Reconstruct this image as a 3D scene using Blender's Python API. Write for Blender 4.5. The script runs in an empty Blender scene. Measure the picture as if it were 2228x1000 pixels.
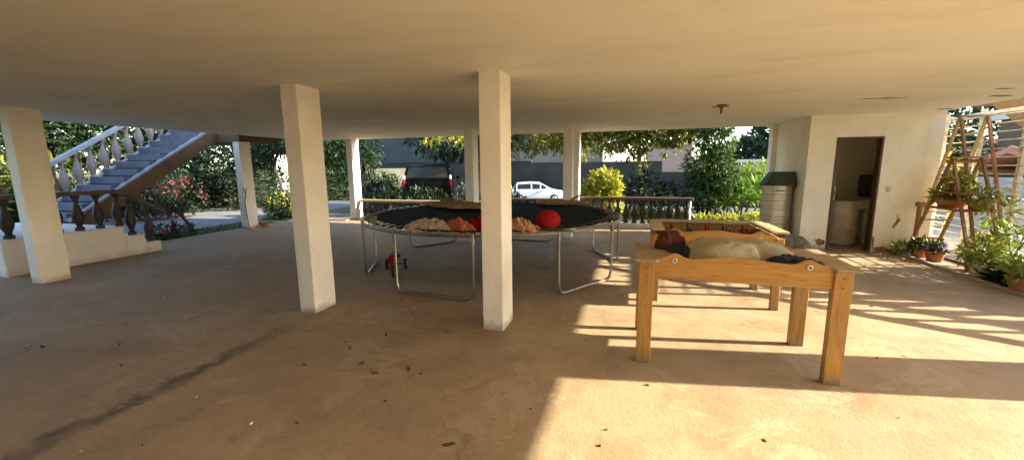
import bpy, math, random
from mathutils import Vector, Matrix
random.seed(7)
S = bpy.context.scene
COL = S.collection
PI = math.pi
R_ = math.radians
H = 2.523            # ceiling height

# ------------------------------------------------------------------ mesh builder
class MB:
    def __init__(s): s.v = []; s.f = []; s.mi = []
    def add(s, vs, fs, m=0):
        o = len(s.v); s.v += [tuple(p) for p in vs]
        s.f += [tuple(i + o for i in f) for f in fs]; s.mi += [m] * len(fs)
    def box(s, x0, y0, z0, x1, y1, z1, b=0.0, m=0):
        if b <= 0:
            s.add([(x0,y0,z0),(x1,y0,z0),(x1,y1,z0),(x0,y1,z0),(x0,y0,z1),(x1,y0,z1),(x1,y1,z1),(x0,y1,z1)],
                  [(0,3,2,1),(4,5,6,7),(0,1,5,4),(1,2,6,5),(2,3,7,6),(3,0,4,7)], m); return
        b = min(b, (x1-x0)/2.01, (y1-y0)/2.01, (z1-z0)/2.01)
        vs = []
        for z, i in ((z0,b),(z0+b,0),(z1-b,0),(z1,b)):
            for (cx, cy, sx, sy) in ((x0,y0,1,1),(x1,y0,-1,1),(x1,y1,-1,-1),(x0,y1,1,-1)):
                if i: p = [(cx+sx*b, cy+sy*b, z)] * 2
                elif sx*sy > 0: p = [(cx, cy+sy*b, z),(cx+sx*b, cy, z)]
                else: p = [(cx+sx*b, cy, z),(cx, cy+sy*b, z)]
                vs += p
        fs = []
        for k in range(3):
            for j in range(8):
                a, c = k*8+j, k*8+(j+1) % 8
                fs.append((a, c, c+8, a+8))
        fs += [(6,4,2,0), (24,26,28,30)]
        s.add(vs, fs, m)
    def tube(s, pts, r, n=8, m=0, cap=True, closed=False):
        pts = [Vector(p) for p in pts]; N = len(pts)
        rs = r if isinstance(r, (list, tuple)) else [r]*N
        vs = []; up = None
        for i, p in enumerate(pts):
            if closed: t = pts[(i+1) % N] - pts[i-1]
            else: t = pts[min(i+1, N-1)] - pts[max(i-1, 0)]
            t = t.normalized() if t.length > 1e-9 else Vector((0,0,1))
            if up is None: up = t.orthogonal().normalized()
            up = (up - t*up.dot(t))
            up = up.normalized() if up.length > 1e-6 else t.orthogonal().normalized()
            w = t.cross(up)
            for k in range(n):
                a = 2*PI*k/n
                vs.append(p + (up*math.cos(a) + w*math.sin(a))*rs[i])
        fs = []
        for i in range(N if closed else N-1):
            j = (i+1) % N
            for k in range(n):
                l = (k+1) % n
                fs.append((i*n+k, i*n+l, j*n+l, j*n+k))
        if cap and not closed:
            fs.append(tuple(range(n-1, -1, -1))); fs.append(tuple((N-1)*n+k for k in range(n)))
        s.add(vs, fs, m)
    def lathe(s, prof, c=(0,0,0), n=14, m=0):
        vs = []
        for (r, z) in prof:
            for k in range(n):
                a = 2*PI*k/n; vs.append((c[0]+r*math.cos(a), c[1]+r*math.sin(a), c[2]+z))
        fs = []
        for i in range(len(prof)-1):
            for k in range(n):
                l = (k+1) % n; fs.append((i*n+k, i*n+l, (i+1)*n+l, (i+1)*n+k))
        fs.append(tuple(range(n-1,-1,-1))); fs.append(tuple((len(prof)-1)*n+k for k in range(n)))
        s.add(vs, fs, m)
    def prism(s, poly, axis, a0, a1, m=0):
        """poly of 2-D points extruded along axis (0: poly=(y,z), 1: poly=(x,z), 2: poly=(x,y))"""
        def P(p, a):
            if axis == 0: return (a, p[0], p[1])
            if axis == 1: return (p[0], a, p[1])
            return (p[0], p[1], a)
        n = len(poly)
        vs = [P(p, a0) for p in poly] + [P(p, a1) for p in poly]
        fs = [tuple(range(n)), tuple(range(2*n-1, n-1, -1))]
        fs += [(i, i+n, (i+1) % n + n, (i+1) % n) for i in range(n)]
        s.add(vs, fs, m)
    def loft(s, rings, m=0, cap=True):
        n = len(rings[0]); vs = [p for r in rings for p in r]; fs = []
        for i in range(len(rings)-1):
            for k in range(n):
                l = (k+1) % n; fs.append((i*n+k, i*n+l, (i+1)*n+l, (i+1)*n+k))
        if cap:
            fs.append(tuple(range(n-1,-1,-1))); fs.append(tuple((len(rings)-1)*n+k for k in range(n)))
        s.add(vs, fs, m)
    def sphere(s, c, r, n=12, k=8, m=0, sq=(1,1,1), jit=0):
        vs = []; fs = []
        for i in range(k+1):
            t = PI*i/k
            for j in range(n):
                a = 2*PI*j/n; q = 1 + (random.uniform(-jit, jit) if jit else 0)
                vs.append((c[0]+r*q*sq[0]*math.sin(t)*math.cos(a), c[1]+r*q*sq[1]*math.sin(t)*math.sin(a), c[2]+r*q*sq[2]*math.cos(t)))
        for i in range(k):
            for j in range(n):
                l = (j+1) % n; fs.append((i*n+j, (i+1)*n+j, (i+1)*n+l, i*n+l))
        s.add(vs, fs, m)
    def build(s, name, mats, parent=None, smooth=False, loc=None):
        me = bpy.data.meshes.new(name); me.from_pydata(s.v, [], s.f)
        if not isinstance(mats, (list, tuple)): mats = [mats]
        for q in mats: me.materials.append(q)
        if len(mats) > 1: me.polygons.foreach_set('material_index', s.mi)
        import bmesh
        bm = bmesh.new(); bm.from_mesh(me); bmesh.ops.recalc_face_normals(bm, faces=bm.faces) if len(s.f) < 6000 else None
        if smooth:
            for f in bm.faces: f.smooth = True
            for e in bm.edges:
                if len(e.link_faces) == 2 and e.calc_face_angle(0) > R_(38): e.smooth = False
        bm.to_mesh(me); bm.free(); me.update()
        o = bpy.data.objects.new(name, me); COL.objects.link(o)
        if parent: o.parent = parent
        if loc: o.location = loc
        return o

def tag(o, label=None, cat=None, group=None, kind=None):
    if label: o['label'] = label
    if cat: o['category'] = cat
    if group: o['group'] = group
    if kind: o['kind'] = kind
    return o
def thing(name, label, cat, loc=(0,0,0), rz=0, group=None):
    o = bpy.data.objects.new(name, None); COL.objects.link(o); o.location = loc; o.rotation_euler = (0,0,rz)
    return tag(o, label, cat, group)
def twin(o, parent, loc=None, rot=None):
    c = o.copy(); COL.objects.link(c); c.parent = parent
    if loc is not None: c.location = loc
    if rot is not None: c.rotation_euler = rot
    return c

# ------------------------------------------------------------------ materials
def lin(c):
    return tuple(c) + (1.0,)
class NT:
    def __init__(s, name):
        s.m = bpy.data.materials.new(name); s.m.use_nodes = True; s.t = s.m.node_tree
        s.b = s.t.nodes['Principled BSDF']; s.out = s.t.nodes['Material Output']
    def n(s, typ, **k):
        q = s.t.nodes.new(typ)
        for a, b in k.items(): setattr(q, a, b)
        return q
    def l(s, a, b): s.t.links.new(a, b)
    def co(s, kind='Object'): return s.n('ShaderNodeTexCoord').outputs[kind]
    def noise(s, vec, scale, detail=4, rough=.55, dist=0):
        q = s.n('ShaderNodeTexNoise'); q.inputs['Scale'].default_value = scale; q.inputs['Detail'].default_value = detail
        q.inputs['Roughness'].default_value = rough; q.inputs['Distortion'].default_value = dist
        s.l(vec, q.inputs['Vector']); return q.outputs['Fac']
    def ramp(s, fac, stops):
        q = s.n('ShaderNodeValToRGB'); e = q.color_ramp.elements
        while len(e) < len(stops): e.new(.5)
        for i, (p, c) in enumerate(stops): e[i].position = p; e[i].color = lin(c) if len(c) == 3 else c
        s.l(fac, q.inputs['Fac']); return q.outputs['Color']
    def math(s, op, a, b=None, c=None):
        q = s.n('ShaderNodeMath', operation=op)
        for i, x in enumerate((a, b, c)):
            if x is None: continue
            if isinstance(x, (int, float)): q.inputs[i].default_value = x
            else: s.l(x, q.inputs[i])
        return q.outputs[0]
    def mix(s, fac, a, b, mode='MIX'):
        q = s.n('ShaderNodeMix', data_type='RGBA', blend_type=mode)
        for sock, x in ((q.inputs[0], fac), (q.inputs[6], a), (q.inputs[7], b)):
            if isinstance(x, (int, float)): sock.default_value = x
            elif isinstance(x, tuple): sock.default_value = lin(x) if len(x) == 3 else x
            else: s.l(x, sock)
        return q.outputs[2]
    def mapping(s, vec, scale=(1,1,1), loc=(0,0,0), rot=(0,0,0)):
        q = s.n('ShaderNodeMapping'); q.inputs['Scale'].default_value = scale; q.inputs['Location'].default_value = loc; q.inputs['Rotation'].default_value = rot
        s.l(vec, q.inputs['Vector']); return q.outputs[0]
    def bump(s, h, strength=.2, dist=.01):
        q = s.n('ShaderNodeBump'); q.inputs['Strength'].default_value = strength; q.inputs['Distance'].default_value = dist
        s.l(h, q.inputs['Height']); s.l(q.outputs[0], s.b.inputs['Normal'])
    def base(s, c, rough=.6, metal=0, spec=None):
        if isinstance(c, tuple): s.b.inputs['Base Color'].default_value = lin(c)
        else: s.l(c, s.b.inputs['Base Color'])
        if isinstance(rough, (int, float)): s.b.inputs['Roughness'].default_value = rough
        else: s.l(rough, s.b.inputs['Roughness'])
        s.b.inputs['Metallic'].default_value = metal
        if spec is not None: s.b.inputs['Specular IOR Level'].default_value = spec
        return s.m

def rough_mat(name, c, var=.25, scale=6, rough=.7, metal=0, bump=.15, spec=None, c2=None):
    t = NT(name); v = t.co()
    n1 = t.noise(v, scale, 5, .6)
    d = c2 or tuple(x*(1-var) for x in c); e = tuple(min(1, x*(1+var*.5)) for x in c)
    col = t.ramp(n1, [(.3, d), (.7, e)])
    if bump:
        t.bump(t.noise(v, scale*9, 3), bump, .004)
    return t.base(col, rough, metal, spec)

def floor_mat():
    t = NT('dusty_concrete'); v = t.co()
    big = t.noise(v, .55, 5, .6, .6); mid = t.noise(v, 2.6, 6, .65, .3); fine = t.noise(v, 38, 4, .7); sm = t.noise(t.mapping(v, (1,2.2,1)), 1.3, 6, .7, 1.2)
    c = t.ramp(big, [(.3, (.285,.198,.115)), (.5, (.345,.248,.152)), (.72, (.39,.288,.182))])
    c = t.mix(t.ramp(mid, [(.38, (1,1,1)), (.55, (0,0,0))]), c, t.mix(1.0, c, (.84,.81,.79), 'MULTIPLY'))
    c = t.mix(t.ramp(sm, [(.55, (0,0,0)), (.75, (.4,.4,.4))]), c, (.40,.33,.25))
    # grit
    c = t.mix(t.ramp(fine, [(.30, (.75,.75,.75)), (.42, (0,0,0))]), c, (.15,.105,.065))
    c = t.mix(t.ramp(t.noise(v, 75, 3, .7), [(.62, (0,0,0)), (.70, (.5,.5,.5))]), c, (.45,.38,.28))
    vo = t.n('ShaderNodeTexVoronoi'); vo.inputs['Scale'].default_value = 11; t.l(v, vo.inputs['Vector'])
    sp = t.ramp(vo.outputs['Distance'], [(.035, (1,1,1)), (.06, (0,0,0))])
    gate = t.ramp(t.noise(v, .8, 2), [(.42, (0,0,0)), (.52, (.9,.9,.9))])
    c = t.mix(t.mix(1.0, sp, gate, 'MULTIPLY'), c, (.12,.085,.06))
    # long drip stain running away from the camera
    sx = t.n('ShaderNodeSeparateXYZ'); t.l(v, sx.inputs[0])
    wob = t.math('MULTIPLY', t.math('SUBTRACT', t.noise(v, 2.2, 5, .6), .5), .55)
    wob2 = t.math('MULTIPLY', t.math('SUBTRACT', t.noise(v, 11, 4, .7), .5), .22)
    d = t.math('ABSOLUTE', t.math('ADD', t.math('ADD', t.math('ADD', sx.outputs[0], 3.42), wob), wob2))
    band = t.ramp(d, [(.03, (.95,.95,.95)), (.15, (.0,.0,.0))])
    ylim = t.ramp(t.math('DIVIDE', sx.outputs[1], 4.0), [(.0, (1,1,1)), (.62, (.9,.9,.9)), (.86, (0,0,0))])
    patch = t.ramp(t.noise(v, 3.3, 4), [(.34, (.35,.35,.35)), (.55, (1,1,1))])
    c = t.mix(t.mix(1.0, t.mix(1.0, band, ylim, 'MULTIPLY'), patch, 'MULTIPLY'), c, (.075,.062,.052))
    pv = t.noise(t.mapping(v, (1,1,1), (9,2,0)), 1.15, 8, .72, 1.0)
    c = t.mix(t.ramp(pv, [(.56, (0,0,0)), (.60, (.38,.38,.38)), (.66, (.1,.1,.1))]), c, (.46,.37,.26))
    c = t.mix(t.ramp(t.noise(v, 5.5, 6, .75), [(.34, (.55,)*3), (.42, (0,0,0))]), c, (.20,.145,.095))
    # cement-grey worn patches
    c = t.mix(t.ramp(t.noise(t.mapping(v, (1,1,1), (5,3,0)), .9, 6, .7, .5), [(.58, (0,0,0)), (.74, (.5,.5,.5))]), c, (.22,.19,.16))
    # dark damp blotches
    c = t.mix(t.ramp(t.noise(t.mapping(v, (1,1.6,1), (1.3,7,0)), 1.9, 5, .65, .4), [(.64, (0,0,0)), (.74, (.35,.35,.35))]), c, (.14,.10,.07))
    # hairline cracks
    vc = t.n('ShaderNodeTexVoronoi'); vc.feature = 'DISTANCE_TO_EDGE'; vc.inputs['Scale'].default_value = .42
    wv = t.n('ShaderNodeVectorMath', operation='ADD'); nz = t.n('ShaderNodeTexNoise'); nz.inputs['Scale'].default_value = 1.6; nz.inputs['Detail'].default_value = 7; t.l(v, nz.inputs['Vector'])
    t.l(v, wv.inputs[0]); t.l(nz.outputs['Color'], wv.inputs[1]); t.l(wv.outputs[0], vc.inputs['Vector'])
    crk = t.ramp(vc.outputs['Distance'], [(.0015, (1,1,1)), (.006, (0,0,0))])
    c = t.mix(t.mix(1.0, crk, t.ramp(t.noise(v, .6, 3), [(.48, (0,0,0)), (.6, (.8,.8,.8))]), 'MULTIPLY'), c, (.09,.065,.045))
    t.bump(t.math('ADD', t.math('ADD', t.math('MULTIPLY', mid, .6), t.math('MULTIPLY', fine, .5)), t.math('MULTIPLY', t.noise(v, 14, 5, .7), .5)), .5, .014)
    return t.base(c, t.ramp(mid, [(.3, (.62,)*3), (.7, (.85,)*3)]), 0, .35)

def paint_mat(name, c, dirt=(.30,.21,.13), foot=.35, footh=.25, seed=0, rough=.75, blot=.4):
    """painted plaster: soft blotches, brush unevenness, scuffs rising from the floor"""
    t = NT(name); v = t.n('ShaderNodeNewGeometry').outputs['Position']; v = t.mapping(v, (1,1,1), (seed, seed*.7, 0))
    a = t.noise(v, 1.4, 6, .65, .4); f = t.noise(v, 14, 5, .65)
    col = t.mix(t.ramp(a, [(.36, (blot,)*3), (.6, (0,0,0))]), c, tuple(x*y for x, y in zip(c, (.80,.76,.70))))
    col = t.mix(t.ramp(f, [(.30, (.35,)*3), (.42, (0,0,0))]), col, tuple(x*.78 for x in c))
    st = t.noise(t.mapping(v, (9,9,.7)), 1.0, 5, .65)
    col = t.mix(t.ramp(st, [(.56, (0,0,0)), (.74, (.4,)*3)]), col, tuple(x*.72 for x in c))
    if foot:
        g = t.n('ShaderNodeNewGeometry').outputs['Position']
        sx = t.n('ShaderNodeSeparateXYZ'); t.l(g, sx.inputs[0])
        hz = t.math('ADD', sx.outputs[2], t.math('MULTIPLY', t.math('SUBTRACT', t.noise(v, 5, 5, .7), .5), footh*2.2))
        col = t.mix(t.ramp(t.math('DIVIDE', hz, footh), [(.05, (foot,)*3), (.9, (0,0,0))]), col, dirt)
    t.bump(t.math('ADD', t.math('MULTIPLY', a, 1.0), t.math('MULTIPLY', f, .25)), .25, .012)
    return t.base(col, rough, 0, .3)

def ceil_mat():
    t = NT('ceiling_paint'); v = t.co()
    a = t.noise(t.mapping(v, (.5,1.4,1)), 1.1, 7, .7, .5); f = t.noise(v, 9, 5, .6); b = t.noise(v, .35, 3, .5)
    c = t.ramp(a, [(.33, (.74,.71,.63)), (.5, (.83,.81,.73)), (.75, (.87,.855,.78))])
    c = t.mix(t.ramp(b, [(.42, (.35,)*3), (.6, (0,0,0))]), c, (.72,.69,.60))
    c = t.mix(t.ramp(f, [(.28, (.4,)*3), (.36, (0,0,0))]), c, (.70,.66,.56))
    # formwork board joints, barely visible
    w = t.n('ShaderNodeTexWave'); w.inputs['Scale'].default_value = .16; w.inputs['Distortion'].default_value = 1.2; w.bands_direction = 'Y'; t.l(v, w.inputs['Vector'])
    t.bump(t.math('ADD', t.math('ADD', t.math('MULTIPLY', a, 1.0), t.math('MULTIPLY', w.outputs['Fac'], .5)), t.math('MULTIPLY', f, .3)), .42, .03)
    return t.base(c, .8, 0, .25)

def wood_mat(name, c1, c2, axis=0, scale=1.0, rough=.5, wear=.25, weather=(.42,.33,.2)):
    t = NT(name); v = t.co()
    sc = [22, 22, 22]; sc[axis] = 1.6
    g = t.noise(t.mapping(v, tuple(x*scale for x in sc)), 1.0, 6, .65, .8)
    f = t.noise(t.mapping(v, tuple(x*scale*4 for x in sc)), 1.0, 3, .6)
    c = t.ramp(g, [(.3, c2), (.62, c1)])
    c = t.mix(t.ramp(f, [(.3, (.45,)*3), (.5, (0,0,0))]), c, tuple(x*.55 for x in c2))
    k2 = t.noise(t.mapping(v, tuple(x*.35 for x in sc), (2,5,1)), 1.0, 4, .6, 1.5)
    c = t.mix(t.ramp(k2, [(.60, (0,0,0)), (.72, (.55,)*3)]), c, tuple(x*.62 for x in c2))
    b = t.noise(v, 5, 5, .7)
    c = t.mix(t.ramp(b, [(.52, (0,0,0)), (.72, (wear,)*3)]), c, weather)
    if axis == 2:
        sx = t.n('ShaderNodeSeparateXYZ'); t.l(v, sx.inputs[0])
        hz = t.math('ADD', sx.outputs[2], t.math('MULTIPLY', t.math('SUBTRACT', t.noise(v, 18, 4), .5), .10))
        c = t.mix(t.ramp(hz, [(.015, (.8,)*3), (.09, (0,0,0))]), c, (.17,.135,.10))
    t.bump(g, .35, .004)
    return t.base(c, t.ramp(b, [(.3, (rough-.1,)*3), (.7, (rough+.2,)*3)]), 0, .4)

def leaf_mat(name, cols, trans=.35, rough=.5):
    t = NT(name)
    r = t.n('ShaderNodeNewGeometry').outputs['Random Per Island']
    n = len(cols)
    c = t.ramp(r, [(i/(max(1, n-1)), q) for i, q in enumerate(cols)])
    v = t.co(); c = t.mix(t.ramp(t.noise(v, 1.2, 3), [(.35, (.35,)*3), (.6, (0,0,0))]), c, tuple(x*.7 for x in cols[0]))
    t.base(c, rough, 0, .35)
    tr = t.n('ShaderNodeBsdfTranslucent'); t.l(t.mix(1.0, c, (1.0,1.0,.55), 'MULTIPLY'), tr.inputs['Color'])
    mx = t.n('ShaderNodeMixShader'); mx.inputs[0].default_value = trans
    t.l(t.b.outputs[0], mx.inputs[1]); t.l(tr.outputs[0], mx.inputs[2]); t.l(mx.outputs[0], t.out.inputs['Surface'])
    return t.m

def plain(name, c, rough=.5, metal=0, spec=None, coat=0):
    t = NT(name); v = t.co(); f = t.noise(v, 12, 4, .6)
    col = t.mix(t.ramp(f, [(.35, (.5,)*3), (.6, (0,0,0))]), c, tuple(x*.8 for x in c))
    m = t.base(col, rough, metal, spec)
    if coat: t.b.inputs['Coat Weight'].default_value = coat
    return m
def glass_mat(name, c=(.012,.014,.016)):
    t = NT(name); m = t.base(c, .16, 0, .35); return m
def cloth_mat(name, c, var=.35, scale=9):
    t = NT(name); v = t.co(); a = t.noise(v, scale, 5, .65, .5)
    col = t.ramp(a, [(.33, tuple(x*(1-var) for x in c)), (.66, c)])
    t.bump(t.noise(v, scale*2.5, 4), .5, .02)
    return t.base(col, .9, 0, .15)

M = {}
M['floor'] = floor_mat()
M['ceil'] = ceil_mat()
M['column'] = paint_mat('column_paint', (.80,.76,.70), (.30,.22,.15), .75, .10, 0, .7, .5)
M['room'] = paint_mat('room_paint', (.85,.82,.71), (.22,.13,.07), .75, .16, 3, .75, .45)
M['plinth'] = paint_mat('plinth_paint', (.74,.69,.63), (.28,.21,.15), .4, .16, 5, .75)
M['slabedge'] = paint_mat('slab_edge_paint', (.6,.56,.5), foot=0, seed=8)
M['wood'] = wood_mat('varnished_pine', (.43,.225,.050), (.27,.125,.024), 0, 1, .45)
M['woodleg'] = wood_mat('varnished_pine_upright', (.42,.225,.055), (.26,.125,.026), 2, 1, .45)
M['woodtop'] = wood_mat('weathered_plank', (.34,.25,.14), (.23,.16,.085), 1, 1, .65, .5, (.5,.42,.3))
M['woodtopx'] = wood_mat('weathered_sunlit_plank_long', (.47,.37,.22), (.34,.25,.14), 0, 1, .65, .5, (.5,.42,.3))  # weathered planks; on the far handrail the paleness paints in sunlight
M['ladder'] = wood_mat('old_ladder_wood', (.36,.19,.085), (.22,.105,.045), 2, 1, .65, .5, (.33,.24,.16))
M['paleladder'] = wood_mat('pale_ladder_wood', (.58,.45,.27), (.42,.30,.16), 2, 1, .65, .4)
M['darkwood'] = wood_mat('dark_brown_wood', (.085,.045,.025), (.05,.026,.015), 2, 1, .5, .15)
M['baluster'] = rough_mat('dark_balustrade_paint', (.034,.019,.017), .35, 7, .55)
M['palebal'] = rough_mat('pale_baluster_paint', (.24,.20,.195), .2, 7, .6)
M['rail'] = rough_mat('handrail_paint', (.085,.058,.045), .35, 5, .6)
M['steel'] = plain('galvanised_steel', (.30,.275,.24), .35, .85)
M['white_metal'] = rough_mat('white_painted_metal', (.62,.58,.50), .3, 8, .5)
M['rust'] = rough_mat('rusty_metal', (.24,.10,.04), .5, 15, .8)
M['mat'] = rough_mat('black_mesh_mat', (.007,.007,.009), .5, 5, .8, 0, .4, .07)
M['pad'] = rough_mat('worn_spring_cover', (.010,.010,.012), .5, 6, .7, 0, .2, .15)
M['brown'] = rough_mat('brown_render', (.125,.075,.038), .3, 3, .8)
M['riser'] = rough_mat('grey_step_render', (.11,.13,.17), .3, 3, .75)
M['cap'] = rough_mat('light_cap_paint', (.25,.27,.31), .25, 5, .6)
M['paving'] = rough_mat('grey_paving', (.17,.17,.185), .3, 1.2, .85, 0, .3)
M['yard'] = rough_mat('sunlit_yard_concrete', (.62,.52,.36), .2, 1.0, .85, 0, .3)
M['earth'] = rough_mat('garden_earth', (.10,.085,.05), .5, 1.4, .95, 0, .5, None, (.05,.06,.028))
M['wallwhite'] = rough_mat('white_garden_wall', (.80,.77,.74), .25, 1.5, .85)
M['walldark'] = rough_mat('dark_boundary_render', (.030,.029,.025), .35, .8, .85, 0, .2, None, (.015,.016,.013))
M['housebeige'] = rough_mat('beige_house_render', (.22,.205,.16), .2, .5, .85)
M['housepink'] = rough_mat('pinkish_house_render', (.42,.29,.22), .2, .5, .85)
M['housegrey'] = rough_mat('grey_house_render', (.42,.42,.42), .2, .7, .85)
M['yellowwall'] = rough_mat('yellow_house_render', (.70,.55,.20), .2, .8, .85)
M['shaded'] = rough_mat('shaded_garden_render', (.075,.075,.055), .5, .9, .9, 0, .3, None, (.03,.036,.022))  # the garden wall's shade is put into this dark colour
M['housedark'] = rough_mat('slate_grey_house_render', (.05,.06,.065), .25, .6, .85)
M['housebrown'] = rough_mat('brown_house_render', (.16,.10,.06), .3, .6, .85)
M['tile'] = rough_mat('clay_roof_tile', (.50,.21,.13), .4, 5, .8)
M['black'] = rough_mat('black_plastic', (.012,.012,.014), .3, 8, .45)
M['ribmetal'] = rough_mat('dull_pale_sheet_metal', (.58,.53,.42), .3, 4, .38, .4)
M['ribline'] = rough_mat('dark_ribs', (.22,.19,.14), .3, 8, .6)
M['greenlid'] = rough_mat('dark_green_paint', (.033,.055,.02), .3, 6, .6)
M['mesh'] = rough_mat('dull_mesh_backing', (.42,.38,.30), .35, 7, .8)
M['concrete'] = rough_mat('rough_concrete_block', (.36,.31,.25), .35, 7, .9, 0, .5)
M['brick'] = rough_mat('bare_brick', (.30,.135,.07), .4, 12, .9, 0, .5)
M['terracotta'] = rough_mat('terracotta', (.40,.16,.08), .3, 9, .8)
M['potwhite'] = rough_mat('chalky_white_pot', (.66,.63,.55), .25, 9, .7)
M['drum'] = rough_mat('pale_blue_drum', (.66,.62,.54), .25, 4, .5)
M['car_white'] = plain('white_car_paint', (.55,.55,.56), .3, 0, .5, .5)
M['car_black'] = plain('black_car_paint', (.004,.004,.005), .5, 0, .12, 0)
M['car_teal'] = plain('teal_car_paint', (.10,.32,.36), .3, 0, .5, .5)
M['glass'] = glass_mat('dark_glass')
M['lampred'] = plain('red_lens', (.30,.014,.012), .25)
M['lampwhite'] = plain('clear_lens', (.75,.75,.72), .2)
M['rubber'] = rough_mat('tyre_rubber', (.02,.02,.02), .3, 9, .9)
M['rim'] = plain('wheel_alloy', (.45,.45,.46), .4, .8)
M['bark'] = rough_mat('tree_bark', (.115,.085,.06), .4, 8, .95, 0, .6)
M['barkdark'] = rough_mat('dark_bark', (.05,.038,.03), .4, 8, .95, 0, .6)
M['soil'] = rough_mat('pot_soil', (.05,.035,.022), .4, 20, .95)
M['dead'] = rough_mat('dry_leaf_litter', (.085,.055,.032), .5, 9, .9)
M['stain'] = rough_mat('damp_stain', (.27,.20,.12), .4, 6, .9)
M['whitebit'] = rough_mat('pale_chips', (.7,.66,.58), .2, 9, .9)
# leaves
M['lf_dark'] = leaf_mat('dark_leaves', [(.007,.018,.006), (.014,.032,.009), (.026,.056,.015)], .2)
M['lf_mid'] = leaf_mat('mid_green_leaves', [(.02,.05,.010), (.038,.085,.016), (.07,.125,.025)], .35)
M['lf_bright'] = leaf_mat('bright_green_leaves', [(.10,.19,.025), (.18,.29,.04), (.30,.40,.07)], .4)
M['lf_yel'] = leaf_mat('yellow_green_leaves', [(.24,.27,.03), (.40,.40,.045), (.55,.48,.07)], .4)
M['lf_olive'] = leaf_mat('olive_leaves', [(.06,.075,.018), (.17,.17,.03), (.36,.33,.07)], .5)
M['lf_sunlit'] = leaf_mat('sunlit_tone_garden_leaves', [(.14,.21,.03), (.24,.32,.05), (.38,.42,.09), (.45,.42,.12)], .45)  # leaf colour brightened to carry the sunshine on these plants
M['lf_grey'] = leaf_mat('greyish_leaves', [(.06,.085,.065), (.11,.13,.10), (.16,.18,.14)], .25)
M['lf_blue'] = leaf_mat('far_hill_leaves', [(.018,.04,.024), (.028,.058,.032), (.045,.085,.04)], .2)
M['fl_pink'] = leaf_mat('pink_petals', [(.14,.02,.035), (.25,.05,.075), (.42,.2,.21)], .3)
M['fl_red'] = leaf_mat('red_petals', [(.35,.015,.03), (.50,.03,.05)], .3)
M['fl_yel'] = leaf_mat('yellow_petals', [(.62,.45,.06), (.75,.60,.15), (.85,.75,.40)], .3)
M['fl_purple'] = leaf_mat('purple_petals', [(.30,.10,.42), (.45,.20,.55)], .3)
M['fl_white'] = leaf_mat('white_petals', [(.75,.72,.62), (.85,.82,.75)], .3)

# ------------------------------------------------------------------ setting
def structure(name, mb, m, smooth=False, parent=None):
    o = mb.build(name, m, parent, smooth)
    if not parent: o['kind'] = 'structure'
    return o
def gz(x, y):
    """garden level: falls gently beyond the terrace"""
    t = min(1, max(0, (y - 15) / 15.0)); z = -.05 - .95*t*t*(3-2*t)
    return z
g = MB(); nx, ny = 60, 60
xs = [-400, -200, -100, -60] + [-40 + i*1.6 for i in range(51)] + [60, 100, 200, 400]
ys = [-400, -100, -40, -12] + [-6 + i*1.25 for i in range(49)] + [70, 120, 250, 500]
vs = []; fs = []
for y in ys:
    for x in xs: vs.append((x, y, gz(x, y)))
n = len(xs)
for j in range(len(ys)-1):
    for i in range(n-1): fs.append((j*n+i, j*n+i+1, (j+1)*n+i+1, (j+1)*n+i))
g.add(vs, fs); structure('ground', g, M['earth'], True)

f = MB(); f.box(-10.45, -14, -.2, 5.2, 11.2, 0, 0)
structure('floor', f, M['floor'])
k = MB(); k.box(-10.3, 10.55, .004, -8.55, 10.72, .035, .006)
structure('kerb', k, M['cap'])
# paved yard and drive
def sheet(x0, x1, y0, y1, dz, step=1.0):
    q = MB(); nx_, ny_ = max(1, int((x1-x0)/step)), max(1, int((y1-y0)/step)); vs = []; fs = []
    for j in range(ny_+1):
        for i in range(nx_+1):
            x = x0+(x1-x0)*i/nx_; y = y0+(y1-y0)*j/ny_; vs.append((x, y, gz(x, y)+dz))
    for j in range(ny_):
        for i in range(nx_): a = j*(nx_+1)+i; fs.append((a, a+1, a+nx_+2, a+nx_+1))
    q.add(vs, fs); return q
structure('paving', sheet(-17.5, -11.8, -3, 27.5, .012), M['paving'])
structure('yard', sheet(5.82, 24, -16, 19, .02), M['yard'])
structure('driveway', sheet(-11.8, 5.0, 18.2, 29.5, .016), M['paving'])

c = MB(); c.box(-10.1, -4, H, 5.17, 11.15, H+.26, 0)
ceiling = structure('ceiling', c, M['ceil'])
def splat(mb, cx, cy, z, rx, ry, rot, n=18, jit=.35):
    pts = []
    for i in range(n):
        a = 2*PI*i/n; q = 1+random.uniform(-jit, jit)
        x, y = rx*q*math.cos(a), ry*q*math.sin(a)
        pts.append((cx+x*math.cos(rot)-y*math.sin(rot), cy+x*math.sin(rot)+y*math.cos(rot)))
    mb.prism(pts, 2, z-.002, z)
for (cx, cy, rx, ry, rot) in ((3.32, 6.99, .22, .05, .2), (3.1, 6.97, .10, .03, .1), (4.72, 7.3, .16, .06, .4), (4.3, 6.6, .12, .03, .3), (4.95, 8.75, .14, .08, .3)):
    q = MB(); splat(q, cx, cy, H-.001, rx, ry, rot); o = q.build('damp_stain', M['stain'], ceiling)

q = MB(); q.box(-6.0,-3.8,H+.262,4.9,10.4,H+3.0); structure('upper_wall', q, M['room'])
q = MB(); q.box(-10.1,-3.4,-.05,5.1,-3.2,H-.001); structure('wall', q, M['room'])
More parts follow.
